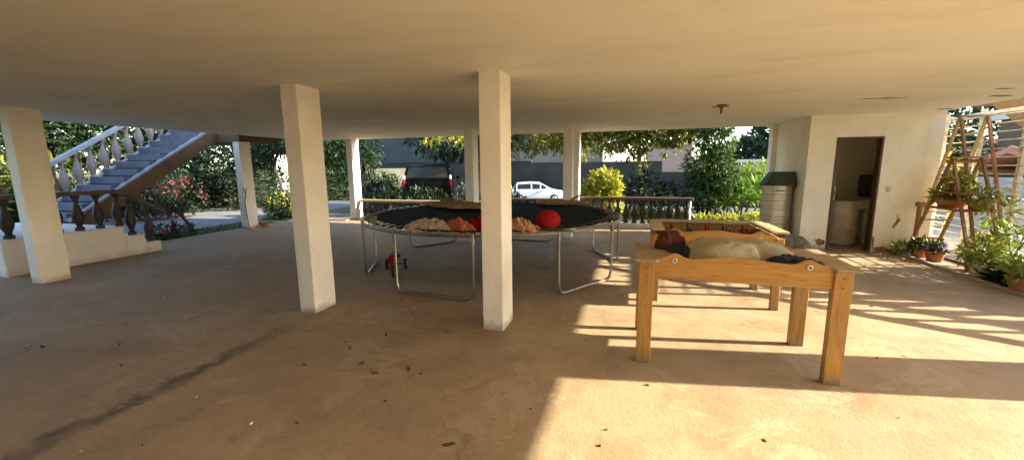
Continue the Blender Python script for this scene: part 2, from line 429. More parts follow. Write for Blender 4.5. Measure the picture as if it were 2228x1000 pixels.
# ------------------------------------------------------------------ columns
def column(x, y, label, w=.215, d=.34, z0=0):
    """(x, y) is the corner nearest the camera on the +x side"""
    q = MB(); rc = random.Random(int(x*100+y*17)); rings = []
    N_ = 26
    for i in range(N_+1):
        z = z0+(H+.001-z0)*i/N_; rg = []
        for (cx, cy_, sx, sy) in ((-w,0,1,1),(0,0,-1,1),(0,d,-1,-1),(-w,d,1,-1)):
            b = rc.uniform(.005,.0075) + (rc.uniform(.002,.010) if rc.random() < .07 else 0); j = rc.uniform(-.0006,.0006)
            pa, pb = (cx+j, cy_+sy*b, z), (cx+sx*b, cy_+j, z)
            rg += [pa, pb] if sx*sy > 0 else [pb, pa]
        rings.append(rg)
    q.loft(rings)
    o = q.build('concrete_column', M['column'], None, False, (x, y, 0))
    return tag(o, label, 'column', 'square columns carrying the ceiling')
column(-1.20, 3.70, 'tall white square column in front of the middle of the trampoline')
column(-3.437, 3.62, 'white square column left of the trampoline, by the end of the floor stain')
column(-8.28, 3.55, 'white square column in front of the raised landing with dark balusters')
column(-10.155, 8.54, 'slim column beside the small crooked pink-flowered tree, a twig leaning on it')
column(-8.39, 10.86, 'corner column with one side brilliantly sunlit, behind the trampoline rim')
column(-3.634, 9.05, 'far column seen just left of the tall middle column, behind the trampoline')
column(-1.284, 9.03, 'far column with a thin sunlit edge right of the white hatchback', .2, .3)
column(-1.35, 10.78, 'far column at the slab edge, right behind another column, its right edge sunlit', .2, .3)
q = MB(); q.box(4.80, 3.92, -.05, 5.12, 4.50, H+.001, .01)
tag(q.build('concrete_pier', M['column']), 'broad white pier at the sunny edge of the roof, nearest the camera on that side', 'pier')

# ------------------------------------------------------------------ balustrades
VASE = [(.052,0),(.052,.05),(.030,.07),(.036,.10),(.060,.17),(.070,.24),(.060,.31),(.036,.40),(.024,.47),(.030,.52),(.048,.56),(.050,.60)]
def vase_mesh(h):
    q = MB(); q.lathe([(r*1.0, z*h/.6) for r, z in VASE], n=10)
    o = q.build('baluster', M['baluster'], None, True); me = o.data; bpy.data.objects.remove(o); return me
def put_mesh(name, me, parent, loc, rot=(0,0,0), sc=None):
    o = bpy.data.objects.new(name, me); COL.objects.link(o); o.parent = parent; o.location = loc; o.rotation_euler = rot
    if sc: o.scale = sc
    return o
V50 = vase_mesh(.50)
V50P = V50.copy(); V50P.materials[0] = M['palebal']
def balustrade(label, x0, x1, y, z0, ztop, step=.205, railmat='rail'):
    t = thing('balustrade', label, 'balustrade', (x0, y, 0), 0, 'low balustrades along the far edge of the floor')
    L = x1-x0
    b = MB(); b.box(0, -.08, -.05, L, .08, z0, .01); b.build('base', M['plinth'], t)
    r = MB(); r.box(-.03, -.085, ztop-.075, L+.03, .085, ztop, .015); r.build('handrail', M[railmat], t)
    n = int(L/step); h = ztop-.075-z0
    for i in range(n):
        put_mesh('baluster', V50, t, ((i+.5)*L/n, 0, z0), (0,0,0), (1.2,1.2,h/.5))
    return t
balustrade('low balustrade with a handrail coloured pale for sunlight, running behind the left half of the trampoline', -8.3, -3.85, 11.05, .10, .64, .205, 'woodtopx')  # paler rail colour stands in for sun on the handrail
balustrade('low dark balustrade behind the trampoline below the white hatchback', -3.60, -1.60, 11.05, .14, .75)
bal3 = balustrade('low dark vase balustrade with leaves showing between it, by the yellow-green shrub', -1.30, 1.46, 11.05, .14, .82)
q = MB(); q.lathe([(.05,0),(.07,.05),(.045,.12),(.06,.25),(.04,.36),(.055,.5),(.05,.62)], (2.70,0,.16), 10)
q.build('newel', M['potwhite'], bal3, True)

# ------------------------------------------------------------------ raised landing (left)
t = thing('raised_landing', 'cream plastered landing with small steps, topped by dark balusters, left of the stairs', 'landing', (-9.3, 3.64, 0))
X0, Y0 = -9.3, 3.64
q = MB(); q.box(-2.95, 0, -.1, 0, 1.60, .58, .01); q.build('platform', M['plinth'], t)
for (a, b, zt) in ((1.602, 1.92, .38), (1.922, 2.19, .20)):
    q = MB(); q.box(-1.35, a, -.1, 0, b, zt, .01); q.build('step', M['plinth'], t)
bt = thing('landing_balustrade', 'dark brown vase balustrade with a handrail curving down, standing on the cream landing', 'balustrade', (-9.45, 3.72, .58))
# side run along y, then sweeping down
run = [(0, -.0, .70), (0, 1.50, .70), (0, 1.68, .67), (0, 1.85, .56), (0, 2.05, .40), (0, 2.28, .26)]
rr = MB()
for i in range(len(run)-1):
    a, b = run[i], run[i+1]
    rr.prism([(a[1], a[2]-.075), (b[1], b[2]-.075), (b[1], b[2]), (a[1], a[2])], 0, -.075, .075)
rr.box(-2.7, -.075, .625, -.08, .075, .70, .0)
rr.build('handrail', M['rail'], bt)
for i in range(6): put_mesh('baluster', V50, bt, (0, .08+i*.29, 0), (0,0,0), (1.25,1.25,1.25))
put_mesh('baluster', V50, bt, (0, 1.72, -.2), (0,0,0), (1.25,1.25,1.45))
put_mesh('baluster', V50, bt, (0, 2.02, -.38), (0,0,0), (1.25,1.25,1.35))
for i in range(9): put_mesh('baluster', V50, bt, (-.28-i*.28, 0, 0), (0,0,0), (1.25,1.25,1.25))

# ------------------------------------------------------------------ staircases
def staircase(name, label, xa, xb, nose, y0, ytop, depth, rail_sides, near, group=None, landing=None, body='brown', rail_m='cap', bal_h=.9):
    """nose(y): nosing line; stringers at xa and xb (xa < xb); near = which side gets the light cap"""
    t = thing(name, label, 'staircase', (0,0,0))
    sl = (nose(ytop)-nose(y0))/(ytop-y0)
    for k, x in enumerate((xa, xb)):
        q = MB(); zb0 = max(-.05, nose(y0)-depth)
        ylow = y0 + (max(0, depth-nose(y0)-.05))/sl if nose(y0)-depth < -.05 else y0
        poly = [(y0, nose(y0)), (ytop, nose(ytop)), (ytop, nose(ytop)-depth)]
        if ylow > y0: poly += [(ylow, -.05), (y0, -.05)]
        else: poly += [(y0, nose(y0)-depth)]
        q.prism(poly, 0, x-.06, x+.06)
        s_ = q.build('stringer', M[body], t)
        cp = MB(); cp.prism([(y0, nose(y0)+.002), (ytop, nose(ytop)+.002), (ytop, nose(ytop)+.05), (y0, nose(y0)+.05)], 0, x-.075, x+.075)
        cp.build('cap', M['cap'], s_)
    n = max(3, round((nose(ytop)-nose(y0))/.178)); going = (ytop-y0)/n
    for i in range(n):
        ya = y0+i*going; zt = nose(ya+going*.999)-.02
        q = MB(); q.box(xa+.062, ya, zt-.16 if i else zt-.16, xb-.062, ya+going+.03, zt, .006)
        q.build('step', M['riser'], t)
    u = MB(); u.prism([(y0+.3, nose(y0+.3)-.30), (ytop, nose(ytop)-.30), (ytop, nose(ytop)-.24), (y0+.3, nose(y0+.3)-.24)], 0, xa+.063, xb-.063)
    u.build('soffit', M['brown'], t)
    for x in rail_sides:
        r = MB(); e0, e1 = y0+.02, ytop
        r.prism([(e0, nose(e0)+bal_h-.09), (e1, nose(e1)+bal_h-.09), (e1, nose(e1)+bal_h), (e0, nose(e0)+bal_h)], 0, x-.085, x+.085)
        r.build('handrail', M[rail_m], t)
        m_ = int((ytop-y0)/.265)
        for i in range(m_):
            y = y0+.14+i*.265
            put_mesh('baluster', V50P, t, (x, y, nose(y)+.03), (0,0,0), (1.3,1.3,(bal_h-.10)/.5))
    if landing:
        q = MB(); q.box(*landing); q.build('landing', M[body], t)
    return t
noseL = lambda y: .55+.655*(y-5.16)
staircase('staircase', 'long stair of blue-grey steps with a brown side rising behind the cream landing', -12.25, -10.95, noseL, 5.26, 8.52, .36, [-12.25], -10.95,
          landing=(-12.3, 8.522, 2.36, -10.105, 9.8, 2.74))
noseR = lambda y: .33+.66*(y-5.2)
staircase('staircase', 'outer stair with balusters on the sunny side, seen from below past the ladder', 6.0, 7.2, noseR, 4.72, 9.55, .44, [6.0, 7.2], 6.0,
          landing=(5.2, 9.552, 2.78, 7.26, 11.1, 3.19))

# ------------------------------------------------------------------ utility room
t = thing('utility_room', 'cream plastered store room with a narrow open doorway and flaking base', 'store room', (3.15, 9.0, 0))
W_ = MB()
# front wall pieces (door 3.59..4.31, head 2.10), local origin 3.15, 9.0
W_.box(0, 0, -.05, .44, .13, H-.001); W_.box(1.16, 0, -.05, 2.0, .13, H-.001); W_.box(.442, 0.001, 2.115, 1.158, .129, H-.001)
W_.box(0.001, .132, -.05, .13, 1.98, H-.001); W_.box(1.87, .132, -.05, 1.999, 1.98, H-.001); W_.box(.132, 1.85, -.05, 1.868, 1.98, H-.001)
W_.box(-.10, 1.80, -.05, -.002, 2.05, H-.001)
W_.build('wall', M['room'], t)
df = MB(); df.box(.443, -.012, 0, .475, .14, 2.112); df.box(1.125, -.012, 0, 1.157, .14, 2.112); df.box(.476, -.011, 2.08, 1.124, .139, 2.111)
df.build('door_frame', M['darkwood'], t)
dr = MB(); dr.box(.48, .15, .02, .515, .78, 2.07, .004); door = dr.build('door', M['darkwood'], t)
dh = MB(); dh.tube([(.515,.72,1.02),(.56,.72,1.02),(.56,.62,1.02)], .012, 6); dh.box(.51,.69,.93,.522,.75,1.10); dh.build('handle', M['white_metal'], door)
jl = MB()
for z in (1.12, .95): jl.box(.476, -.02, z, .50, .0, z+.11, .004)
jl.build('strike_plate', M['cap'], t)
sw = MB(); sw.box(1.275, -.012, 1.115, 1.345, 0, 1.225, .003); sw.box(1.30, -.02, 1.15, 1.32, -.0125, 1.19, .002); sw.build('light_switch', M['white_metal'], t)
bb = MB()
def wall_splat(mb, x, z, rx, rz, n=34):
    pts = [(x+rx*(1+random.uniform(-.4,.3))*math.cos(2*PI*i/n), z+rz*(1+random.uniform(-.4,.3))*math.sin(2*PI*i/n)) for i in range(n)]
    mb.prism(pts, 1, -.0025, .01)
for a in ((.34,.15,.085,.075), (1.32,.06,.12,.05), (1.55,.04,.18,.04), (1.80,.06,.16,.05), (1.185,.2,.02,.12)): wall_splat(bb, *a)
bb.build('bare_brick_patch', M['brick'], t)
cr = MB(); cr.box(1.50,-.003,.52,1.512,.01,.72); cr.prism([(1.44,.48),(1.47,.46),(1.56,.62),(1.53,.66)], 1, -.003, .01); cr.build('scuff_mark', M['stain'], t)
# inside the room
q = MB(); q.lathe([(.24,0),(.27,.05),(.27,.28),(.285,.30),(.27,.32),(.27,.58),(.285,.60),(.27,.62),(.265,.84),(.24,.88),(.23,.87)], (4.22,9.98,0), 20)
tag(q.build('storage_drum', M['drum'], None, True), 'pale plastic drum standing inside the dark doorway', 'drum')
t = thing('wash_trough', 'white wash trough on a pedestal at the back of the dark room', 'wash trough', (4.66, 9.95, 0))
q = MB(); q.box(-.28, -.22, .72, .28, .25, .90, .03); q.build('basin', M['drum'], t)
q = MB(); q.box(-.1, -.08, 0, .1, .1, .72, .02); q.build('pedestal', M['drum'], t)
q = MB(); q.box(.10, .18, .84, .30, .5, 1.30, .04)
tag(q.build('wall_tank', M['darkwood'], None, False, (4.55, 10.0, .1)), 'dark cistern on the room wall above the trough', 'cistern')
# wire-fronted cupboard by the room
t = thing('ribbed_cabinet', 'rounded pale ribbed cabinet with sloping dark green top beside the store room', 'cabinet', (2.60, 9.32, 0))
q = MB(); q.box(.0, 0, 0, .50, .44, .335, .02); q.build('block_base', M['concrete'], t)
def rrect(x0, y0, x1, y1, r, z, n=7):
    pts = []
    for (cx, cy_, a0) in ((x1-r, y1-r, 0), (x0+r, y1-r, PI/2), (x0+r, y0+r, PI), (x1-r, y0+r, 1.5*PI)):
        for i in range(n+1): a = a0+PI/2*i/n; pts.append((cx+r*math.cos(a), cy_+r*math.sin(a), z))
    return pts
q = MB(); q.loft([rrect(0,0,.52,.46,.21,z) for z in (.336,.50,.503,.80,.803,1.205)]); q.build('body', M['ribmetal'], t, True)
q = MB()
for i in range(15): z = .44+i*.05+(.012 if i % 4 == 1 else 0); q.tube(rrect(-.002,-.002,.522,.462,.212,z,5), .0045 if i % 3 else .007, 5, closed=True)
q.build('rib', M['ribline'], t)
q = MB(); q.loft([rrect(-.03,-.03,.55,.49,.10,1.207), rrect(-.03,-.03,.55,.49,.10,1.225), rrect(.13,.10,.54,.48,.08,1.475), rrect(.15,.12,.53,.47,.07,1.485)]); q.build('sloping_lid', M['greenlid'], t)
q = MB(); q.tube([(.17,.0,1.09),(.21,-.02,1.11),(.29,-.02,1.11),(.33,.0,1.09)], .008, 6); q.build('latch', M['black'], t)
from mathutils import noise as mnoise
def heap(name, label, cat, c, r, sq, m, parts=3, jit=.06, group=None, seedv=1, n=40, k=14, wr=1.0, amp=.42, tent=0):
    """crumpled soft lump in one mesh: lobed outline, ridged folds, an uneven skirt that lies on what carries it"""
    rnd = random.Random(seedv); q = MB(); ph = [rnd.uniform(0, 6.28) for _ in range(8)]; off = Vector((seedv*3.1, seedv*1.7, 0))
    vs = []; fs = []
    for i in range(k+1):
        t_ = i/k
        for j in range(n):
            a = 2*PI*j/n
            rad = (1-.10*t_)*max(0, math.cos(t_*PI/2))**.5 if t_ < 1 else 0
            if tent and t_ < 1: rad = (1-t_)**.58*(1+.10*math.sin(11*a+ph[4])*(1-t_)+.07*math.sin(17*a+ph[5])*(1-t_))
            w = 1+.20*math.sin(2*a+ph[0])+.14*math.sin(3*a+ph[1])+.08*math.sin(7*a+ph[2])
            p = Vector((sq[0]*rad*w*math.cos(a), sq[1]*rad*w*math.sin(a), 0))
            nz = mnoise.noise(p*2.2+off)*.5 + (abs(mnoise.noise(p*4.5+off))-.25)*.75*wr + (abs(mnoise.noise(p*9+off))-.25)*.30*wr
            z = math.sin(t_*PI/2)**.8*(1+nz*amp)
            if tent: z = t_**.8*(1+nz*amp*1.3) + .10*(1-t_)*max(0, math.sin(11*a+ph[6]))*min(1, t_*6)
            if t_ == 0: z = 0
            vs.append((c[0]+r*p.x, c[1]+r*p.y, c[2]+r*sq[2]*max(0, z)))
    for i in range(k):
        for j in range(n):
            l = (j+1) % n; fs.append((i*n+j, i*n+l, (i+1)*n+l, (i+1)*n+j))
    fs.append(tuple(range(n-1,-1,-1)))
    q.add(vs, fs)
    o = q.build(name, m, None, True); return tag(o, label, cat, group)
heap('sack', 'lumpy grey sack slumped at the foot of the ribbed cabinet', 'sack', (3.0, 8.95, 0.0), .26, (1,.8,1.0), rough_mat('grey_sacking', (.20,.17,.12), .4, 9, .95), seedv=3)

# ------------------------------------------------------------------ ceiling fitting
t = thing('ceiling_lamp_holder', 'small rusty lamp holder without a bulb on the ceiling', 'lamp holder', (1.24, 6.89, H))
q = MB(); q.lathe([(.02,-.055),(.03,-.05),(.05,-.02),(.075,-.012),(.075,-.001)], n=14); q.build('rosette', M['rust'], t, True)
q = MB(); q.tube([(0,0,-.05),(.0,.0,-.10),(-.01,0,-.14)], [.02,.018,.008], 8); q.build('socket', M['rust'], t, True)
q = MB(); q.tube([(-.03,0,-.02),(-.08,.01,-.035),(-.12,.02,-.02)], .009, 6); q.tube([(.03,0,-.02),(.07,-.01,-.03),(.10,-.02,-.015)], .009, 6); q.build('bracket', M['rust'], t, True)

# ------------------------------------------------------------------ trampoline
TX, TY, TR, TZ = -2.27, 6.53, 2.12, .845
t = thing('trampoline', 'large round black trampoline on bent steel legs', 'trampoline', (TX, TY, 0))
q = MB(); q.tube([(TR*math.cos(2*PI*i/72), TR*math.sin(2*PI*i/72), TZ-.02) for i in range(72)], .024, 8, closed=True); q.build('rim', M['steel'], t, True)
q = MB(); n_, k_ = 64, 8; vs = [(0,0,TZ-.07)]; fs = []
for i in range(1, k_+1):
    r = (TR-.20)*i/k_
    for j in range(n_): vs.append((r*math.cos(2*PI*j/n_), r*math.sin(2*PI*j/n_), TZ-.065*(1-(i/k_)**2)+.006*math.sin(j*1.1+i)))
for j in range(n_): fs.append((0, 1+j, 1+(j+1) % n_))
for i in range(k_-1):
    for j in range(n_):
        a = 1+i*n_; l = (j+1) % n_; fs.append((a+j, a+n_+j, a+n_+l, a+l))
q.add(vs, fs); q.build('jumping_mat', M['mat'], t, True)
q = MB(); vs = []; fs = []; rnd = random.Random(5); n_ = 96
for j in range(n_):
    a = 2*PI*j/n_
    for r, z in ((TR-.185, .004), (TR-.12, .022), (TR-.045, .012)):
        vs.append(((r+rnd.uniform(-.012,.012))*math.cos(a), (r+rnd.uniform(-.012,.012))*math.sin(a), TZ+z+rnd.uniform(-.008,.010)))
for j in range(n_):
    if j % 13 in (3, 4): continue
    l = (j+1) % n_
    for u in (0, 1): fs.append((j*3+u, j*3+u+1, l*3+u+1, l*3+u))
q.add(vs, fs); q.build('spring_cover', M['pad'], t, True)
sp = MB(); sp.tube([(TR-.20,0,TZ+.028),(TR-.16,0,TZ+.032),(TR-.05,0,TZ+.022),(TR-.022,0,TZ)], [.004,.009,.009,.004], 6)
sp0 = sp.build('spring', M['steel'], t, True)
for i in range(1, 72): twin(sp0, t, (0,0,0), (0,0,2*PI*i/72))
def ulegs():
    q = MB(); hs = R_(15.2); pts = []
    a0, a1 = -hs, hs; P = lambda a, z: Vector((TR*math.cos(a), TR*math.sin(a), z))
    A, B = P(a0, TZ-.03), P(a1, TZ-.03); A0, B0 = P(a0, .024), P(a1, .024); d = (B0-A0).normalized()
    pts = [A, A0+Vector((0,0,.13)), A0+Vector((0,0,.05))+d*.02, A0+d*.06+Vector((0,0,.012)), A0+d*.13]
    pts += [A0.lerp(B0, .5)+Vector((-.02,0,.0))]
    pts += [B0-d*.13, B0-d*.06+Vector((0,0,.012)), B0+Vector((0,0,.05))-d*.02, B0+Vector((0,0,.13)), B]
    q.tube(pts, .020, 8)
    for p in (A, B): q.tube([p+Vector((0,0,.03)), p-Vector((0,0,.10))], .027, 8)
    return q.build('leg', M['steel'], t, True)
l0 = ulegs(); l0.rotation_euler = (0,0,R_(-93))
for k_ in range(1, 6): twin(l0, t, (0,0,0), (0,0,R_(-93+60*k_)))

# things lying on the trampoline
zt = TZ-.005
MC = {}
MC['cream'] = cloth_mat('cream_cloth', (.58,.47,.33)); MC['orange'] = cloth_mat('faded_orange_cloth', (.48,.15,.08)); MC['red'] = cloth_mat('red_cloth', (.30,.010,.012), .25)
MC['pink'] = cloth_mat('salmon_cloth', (.55,.25,.17)); MC['blanket'] = cloth_mat('tan_blanket', (.36,.22,.10), .5, 5); MC['beige'] = cloth_mat('beige_sheet', (.36,.31,.20), .25, 4)
MC['navy'] = cloth_mat('dark_plastic_bag', (.035,.035,.05), .5, 14); MC['maroon'] = cloth_mat('maroon_bag', (.11,.03,.02), .4, 12); MC['green'] = cloth_mat('green_trim', (.10,.14,.05))
def lump(name, label, cat, x, y, r, sq, m, seedv): return heap(name, label, cat, (x, y, zt), r, sq, m, seedv=seedv, n=88, k=22, tent=1, wr=1.2, amp=.55)
lump('crumpled_cloth', 'crumpled cream cloth lying near the front rim of the trampoline', 'cloth', -2.53, 4.72, .24, (1.35,.8,.62), MC['cream'], 11)
lump('soft_toy', 'faded orange soft toy lying on the front of the trampoline', 'toy', -2.12, 4.72, .19, (1.25,.85,.82), MC['orange'], 12)
lump('cushion', 'dark red cushion half hidden behind the tall middle column', 'cushion', -1.83, 4.78, .15, (1,.8,1.1), MC['red'], 13)
lump('crumpled_cloth', 'salmon pink cloth bundle just right of the tall middle column', 'cloth', -1.36, 4.88, .21, (1.2,.85,.70), MC['pink'], 14)
q = MB(); q.sphere((0,0,.125), .155, 18, 12, 0, (1.05,1.0,.82)); o = q.build('red_ball', MC['red'], None, True, (-1.02, 5.06, zt)); tag(o, 'bright red round cushion ball on the front rim of the trampoline', 'ball')
lump('crumpled_cloth', 'green and white rag tucked under the red ball', 'cloth', -.93, 4.97, .12, (1.5,.6,.30), MC['green'], 16)
lump('blanket', 'tan blanket heaped on the back left of the trampoline', 'blanket', -3.43, 7.55, .62, (1.1,.45,.24), MC['blanket'], 17)
lump('crumpled_cloth', 'pale cloth bundle on the far left of the trampoline, on the blanket side', 'cloth', -3.55, 8.02, .2, (1.1,.6,.5), MC['cream'], 18)
q = MB(); q.tube([(-.55,0,.06),(0,.05,.05),(.5,-.03,.07)], [.05,.06,.045], 8); q.tube([(.1,.03,.06),(.25,.02,.17),(.5,-.05,.27)], [.03,.022,.012], 6)
tag(q.build('driftwood', M['ladder'], None, True, (-1.35, 8.22, zt)), 'twisted brown branch lying on the far rim of the trampoline', 'branch')

# tricycle and stool under / behind
t = thing('tricycle', 'childs red and black tricycle with yellow handlebar under the trampoline', 'tricycle', (-3.55, 5.45, 0), R_(-62))
for (x, y, r) in ((.32,0,.15),(-.28,-.17,.10),(-.28,.17,.10)):
    w = MB(); w.tube([(x, y-.03, r), (x, y+.03, r)], [r, r], 16); wh = w.build('wheel', M['rubber'], t, True)
    w = MB(); w.tube([(x, y-.036, r), (x, y+.036, r)], [r*.45, r*.45], 12); w.build('hub', M['white_metal'], wh, True)
q = MB(); q.tube([(.30,0,.30),(.1,0,.24),(-.26,0,.14)], .028, 8); q.tube([(-.28,-.15,.10),(-.28,.15,.10)], .014, 6); q.tube([(.32,-.05,.15),(.31,-.05,.30),(.28,0,.47)], .014, 6); q.tube([(.32,.05,.15),(.31,.05,.30),(.28,0,.47)], .014, 6); q.build('frame', M['black'], t, True); t.scale = (.85,.85,.85)
q = MB(); q.tube([(.2,-.2,.52),(.27,-.09,.49),(.28,0,.47),(.27,.09,.49),(.2,.2,.52)], .016, 8); q.build('handlebar', plain('yellow_plastic', (.55,.42,.06), .4), t, True)
q = MB(); q.sphere((-.08,0,.30), .13, 12, 8, 0, (1.1,.8,.35)); q.build('seat', M['black'], t, True)
q = MB(); q.sphere((.40,0,.33), .09, 12, 8, 0, (.6,1,1.15)); q.build('front_guard', MC['red'], t, True)
t = thing('low_stool', 'small dark wooden stool on the floor beyond the trampoline', 'stool', (-3.2, 8.3, 0))
q = MB(); q.box(-.2,-.12,.23,.2,.12,.26,.005); q.build('seat', M['darkwood'], t)
for sx in (-1,1):
    for sy in (-1,1): q = MB(); q.box(sx*.16-.02, sy*.09-.02, 0, sx*.16+.02, sy*.09+.02, .229); q.build('leg', M['darkwood'], t)

# ------------------------------------------------------------------ table-football tables
def wave(L, z0, z1, n=40):
    """apron outline with the two bumps and the long low hump"""
    top = []
    for i in range(n+1):
        u = i/n; x = u*L
        z = z1-.045 + .045*math.exp(-((u-.13)/.05)**2) + .045*math.exp(-((u-.87)/.05)**2) + .035*math.exp(-((u-.48)/.19)**2)
        if u < .05 or u > .95: z -= .02*(1-min(u, 1-u)/.05)
        top.append((x, z))
    return [(0, z0), (L, z0)] + top[::-1]
def football_table(label, x, y, L, D, legw, ztop, zbot, group):
    t = thing('football_table', label, 'game table', (x, y, 0), 0, group)
    for k_, yy in enumerate((0.0, D)):
        q = MB(); q.prism([(a+legw*.92, b) for a, b in wave(L-legw*1.84, zbot, ztop)], 1, yy-.012, yy+.012)
        ap = q.build('side_apron', M['wood'], t)
        for u in (.13, .87):
            r = MB(); xx = legw*.92+u*(L-legw*1.84); s_ = -1 if yy == 0 else 1
            r.tube([(xx, yy+s_*.010, ztop-.055), (xx, yy+s_*.024, ztop-.055)], [.021,.019], 14); r.tube([(xx, yy+s_*.0245, ztop-.055), (xx, yy+s_*.027, ztop-.055)], [.009,.009], 8, 1)
            r.build('rod_bearing', [M['white_metal'], M['black']], ap, True)
    for xx in (.03, L-.03):
        q = MB(); q.box(xx-.012, .014, zbot+.02, xx+.012, D-.014, ztop-.08); q.build('end_panel', M['wood'], t)
    for sx in (0, 1):
        for sy in (0, 1):
            x0 = 0 if sx == 0 else L-legw; y0 = -.022 if sy == 0 else D-.022
            q = MB(); q.box(x0, y0-.012, 0, x0+legw, y0+.056, ztop-.075, .004)
            lg = q.build('leg', M['woodleg'], t)
            b = MB(); yy = y0-.013 if sy == 0 else y0+.057; s_ = -1 if sy == 0 else 1
            for dz in (.12, .19): b.tube([(x0+legw*.5, yy, ztop-dz), (x0+legw*.5, yy+s_*.004, ztop-dz)], .007, 8)
            b.build('bolt', M['rust'], lg)
    q = MB(); q.box(.045, .014, zbot+.01, L-.045, D-.014, zbot+.03); q.build('playing_field', M['greenlid'], t)
    return t
TG = 'old wooden table-football tables'
t1 = football_table('nearest pine football table with wavy sides, a sheet bulging out of it', .08, 3.42, 1.47, .70, .115, .945, .735, TG)
for x0, x1 in ((-.035, .30), (1.17, 1.52)):
    q = MB()
    if x0 < 0: q.prism([(x0,-.05),(.13,-.05),(x1,.24),(x1,.46),(.14,.72),(x0,.72)], 2, .871, .895)
    else: q.prism([(1.36,-.05),(x1,-.05),(x1,.72),(1.35,.72),(x0,.46),(x0,.24)], 2, .871, .895)
    q.build('end_board', M['woodtop'], t1)
t2 = football_table('farther pine football table with a flat plank rim and rods of players inside', .27, 5.10, 1.37, .80, .08, .90, .70, TG)
for (x0, x1, y0, y1) in ((.0,1.37,.72,.86), (-.03,.12,-.03,.718), (1.23,1.41,-.03,.718)):
    q = MB(); q.box(x0, y0, .878, x1, y1, .903, .004); q.build('rim_plank', M['woodtopx'], t2)
for i in range(5):
    x = .24+i*.21; q = MB(); q.tube([(x,.03,.80),(x,.70,.80)], .008, 6); r = q.build('player_rod', M['rust'], t2, True)
    for j in range(3):
        p = MB(); y = .14+j*.2+.05*(i % 2); p.box(x-.012, y-.022, .745, x+.012, y+.022, .85, .006); p.sphere((x, y, .865), .018, 8, 6); p.build('player', MC['red'] if i % 2 == 0 else M['darkwood'], r)
zb = .735+.03
heap('bed_sheet', 'beige sheet bulging over the middle of the nearest football table', 'sheet', (.83, 3.80, .78), .43, (1.05,.62,.55), MC['beige'], seedv=31, n=64, k=22, wr=.6, amp=.26)
heap('bag', 'maroon bag stuffed in the left end of the nearest football table', 'bag', (.34, 3.92, .80), .14, (.9,.9,1.7), MC['maroon'], seedv=32)
heap('bag', 'small dark blue rag beside the maroon bag in the nearest football table', 'bag', (.42, 3.72, .80), .11, (1,.9,1.5), MC['navy'], seedv=33)
heap('plastic_bag', 'crumpled black plastic bag on the right end of the nearest football table', 'bag', (1.22, 3.56, .84), .17, (1.1,.75,.55), MC['navy'], seedv=34, n=56, k=20, wr=.7, amp=.5)

# ------------------------------------------------------------------ plants
def rnd_dir(r):
    while True:
        v = Vector((r.uniform(-1,1), r.uniform(-1,1), r.uniform(-1,1)))
        if .05 < v.length < 1: return v.normalized()
def leaf(mb, p, d, l, w, r, m=0, fold=.25):
    d = d.normalized(); s = d.cross(Vector((0,0,1)))
    s = s.normalized() if s.length > .01 else Vector((1,0,0))
    s = (s + Vector((0,0,r.uniform(-.9,.9)))).normalized(); n = d.cross(s).normalized()
    a = p + d*l*.45; mb.add([p, a+s*w*.5+n*w*fold, p+d*l, a-s*w*.5+n*w*fold], [(0,1,2),(0,2,3)], m)
def crown(mb, blobs, n, l, w, r, m=0, droop=.3, shell=.55, clump=.0):
    tot = sum(b[1][0]*b[1][1]*b[1][2] for b in blobs)
    for c_, rad in blobs:
        k = int(n*rad[0]*rad[1]*rad[2]/tot)
        cl = [rnd_dir(r)*r.uniform(.3,1) for _ in range(max(4, k//14))]
        for i in range(k):
            d = rnd_dir(r); q = shell+(1-shell)*r.random()**.5
            if clump and r.random() < clump:
                b = r.choice(cl); d2 = (b + rnd_dir(r)*.22)
                p = Vector((c_[0]+d2.x*rad[0], c_[1]+d2.y*rad[1], c_[2]+d2.z*rad[2])); d = d2.normalized()
            else: p = Vector((c_[0]+d.x*rad[0]*q, c_[1]+d.y*rad[1]*q, c_[2]+d.z*rad[2]*q))
            dd = (d + rnd_dir(r)*.8 + Vector((0,0,-droop))).normalized()
            s = r.uniform(.4,1.5); leaf(mb, p, dd, l*s, w*s, r, m)
def limbs(mb, base, top, r0, targets, r, bend=.15):
    b, tp = Vector(base), Vector(top); mid = b.lerp(tp, .5)+Vector((r.uniform(-bend,bend), r.uniform(-bend,bend), 0))
    mb.tube([b, b.lerp(mid,.5), mid, tp], [r0, r0*.85, r0*.75, r0*.6], 8)
    for q in targets:
        q = Vector(q); s = b.lerp(tp, r.uniform(.7, 1)); m_ = s.lerp(q, .5)+Vector((r.uniform(-bend,bend), r.uniform(-bend,bend), bend*.8))
        mb.tube([s, m_, q], [r0*.5, r0*.3, r0*.1], 6)
def tree(name, label, base, top, r0, blobs, n, l, w, m, cat='tree', seedv=1, bark='bark', droop=.3, clump=.35, group=None, fl=None, flm=None, shell=.35):
    r = random.Random(seedv); t = thing(name, label, cat, base, 0, group); B = Vector(base)
    q = MB(); limbs(q, (0,0,-.05), Vector(top)-B, r0, [Vector(b[0])-B for b in blobs], r); q.build('trunk', M[bark], t, True)
    q = MB(); crown(q, [(Vector(b[0])-B, b[1]) for b in blobs], n, l, w, r, 0, droop, shell, clump); q.build('crown', M[m], t)
    if fl:
        q = MB()
        for b in blobs:
            for i in range(fl//len(blobs)):
                d = rnd_dir(r); p = Vector(b[0])-B+Vector((d.x*b[1][0], d.y*b[1][1], d.z*b[1][2]))*r.uniform(.75,1.05)
                for k_ in range(4): leaf(q, p, rnd_dir(r), .07, .06, r)
        q.build('blossom', M[flm], t)
    return t
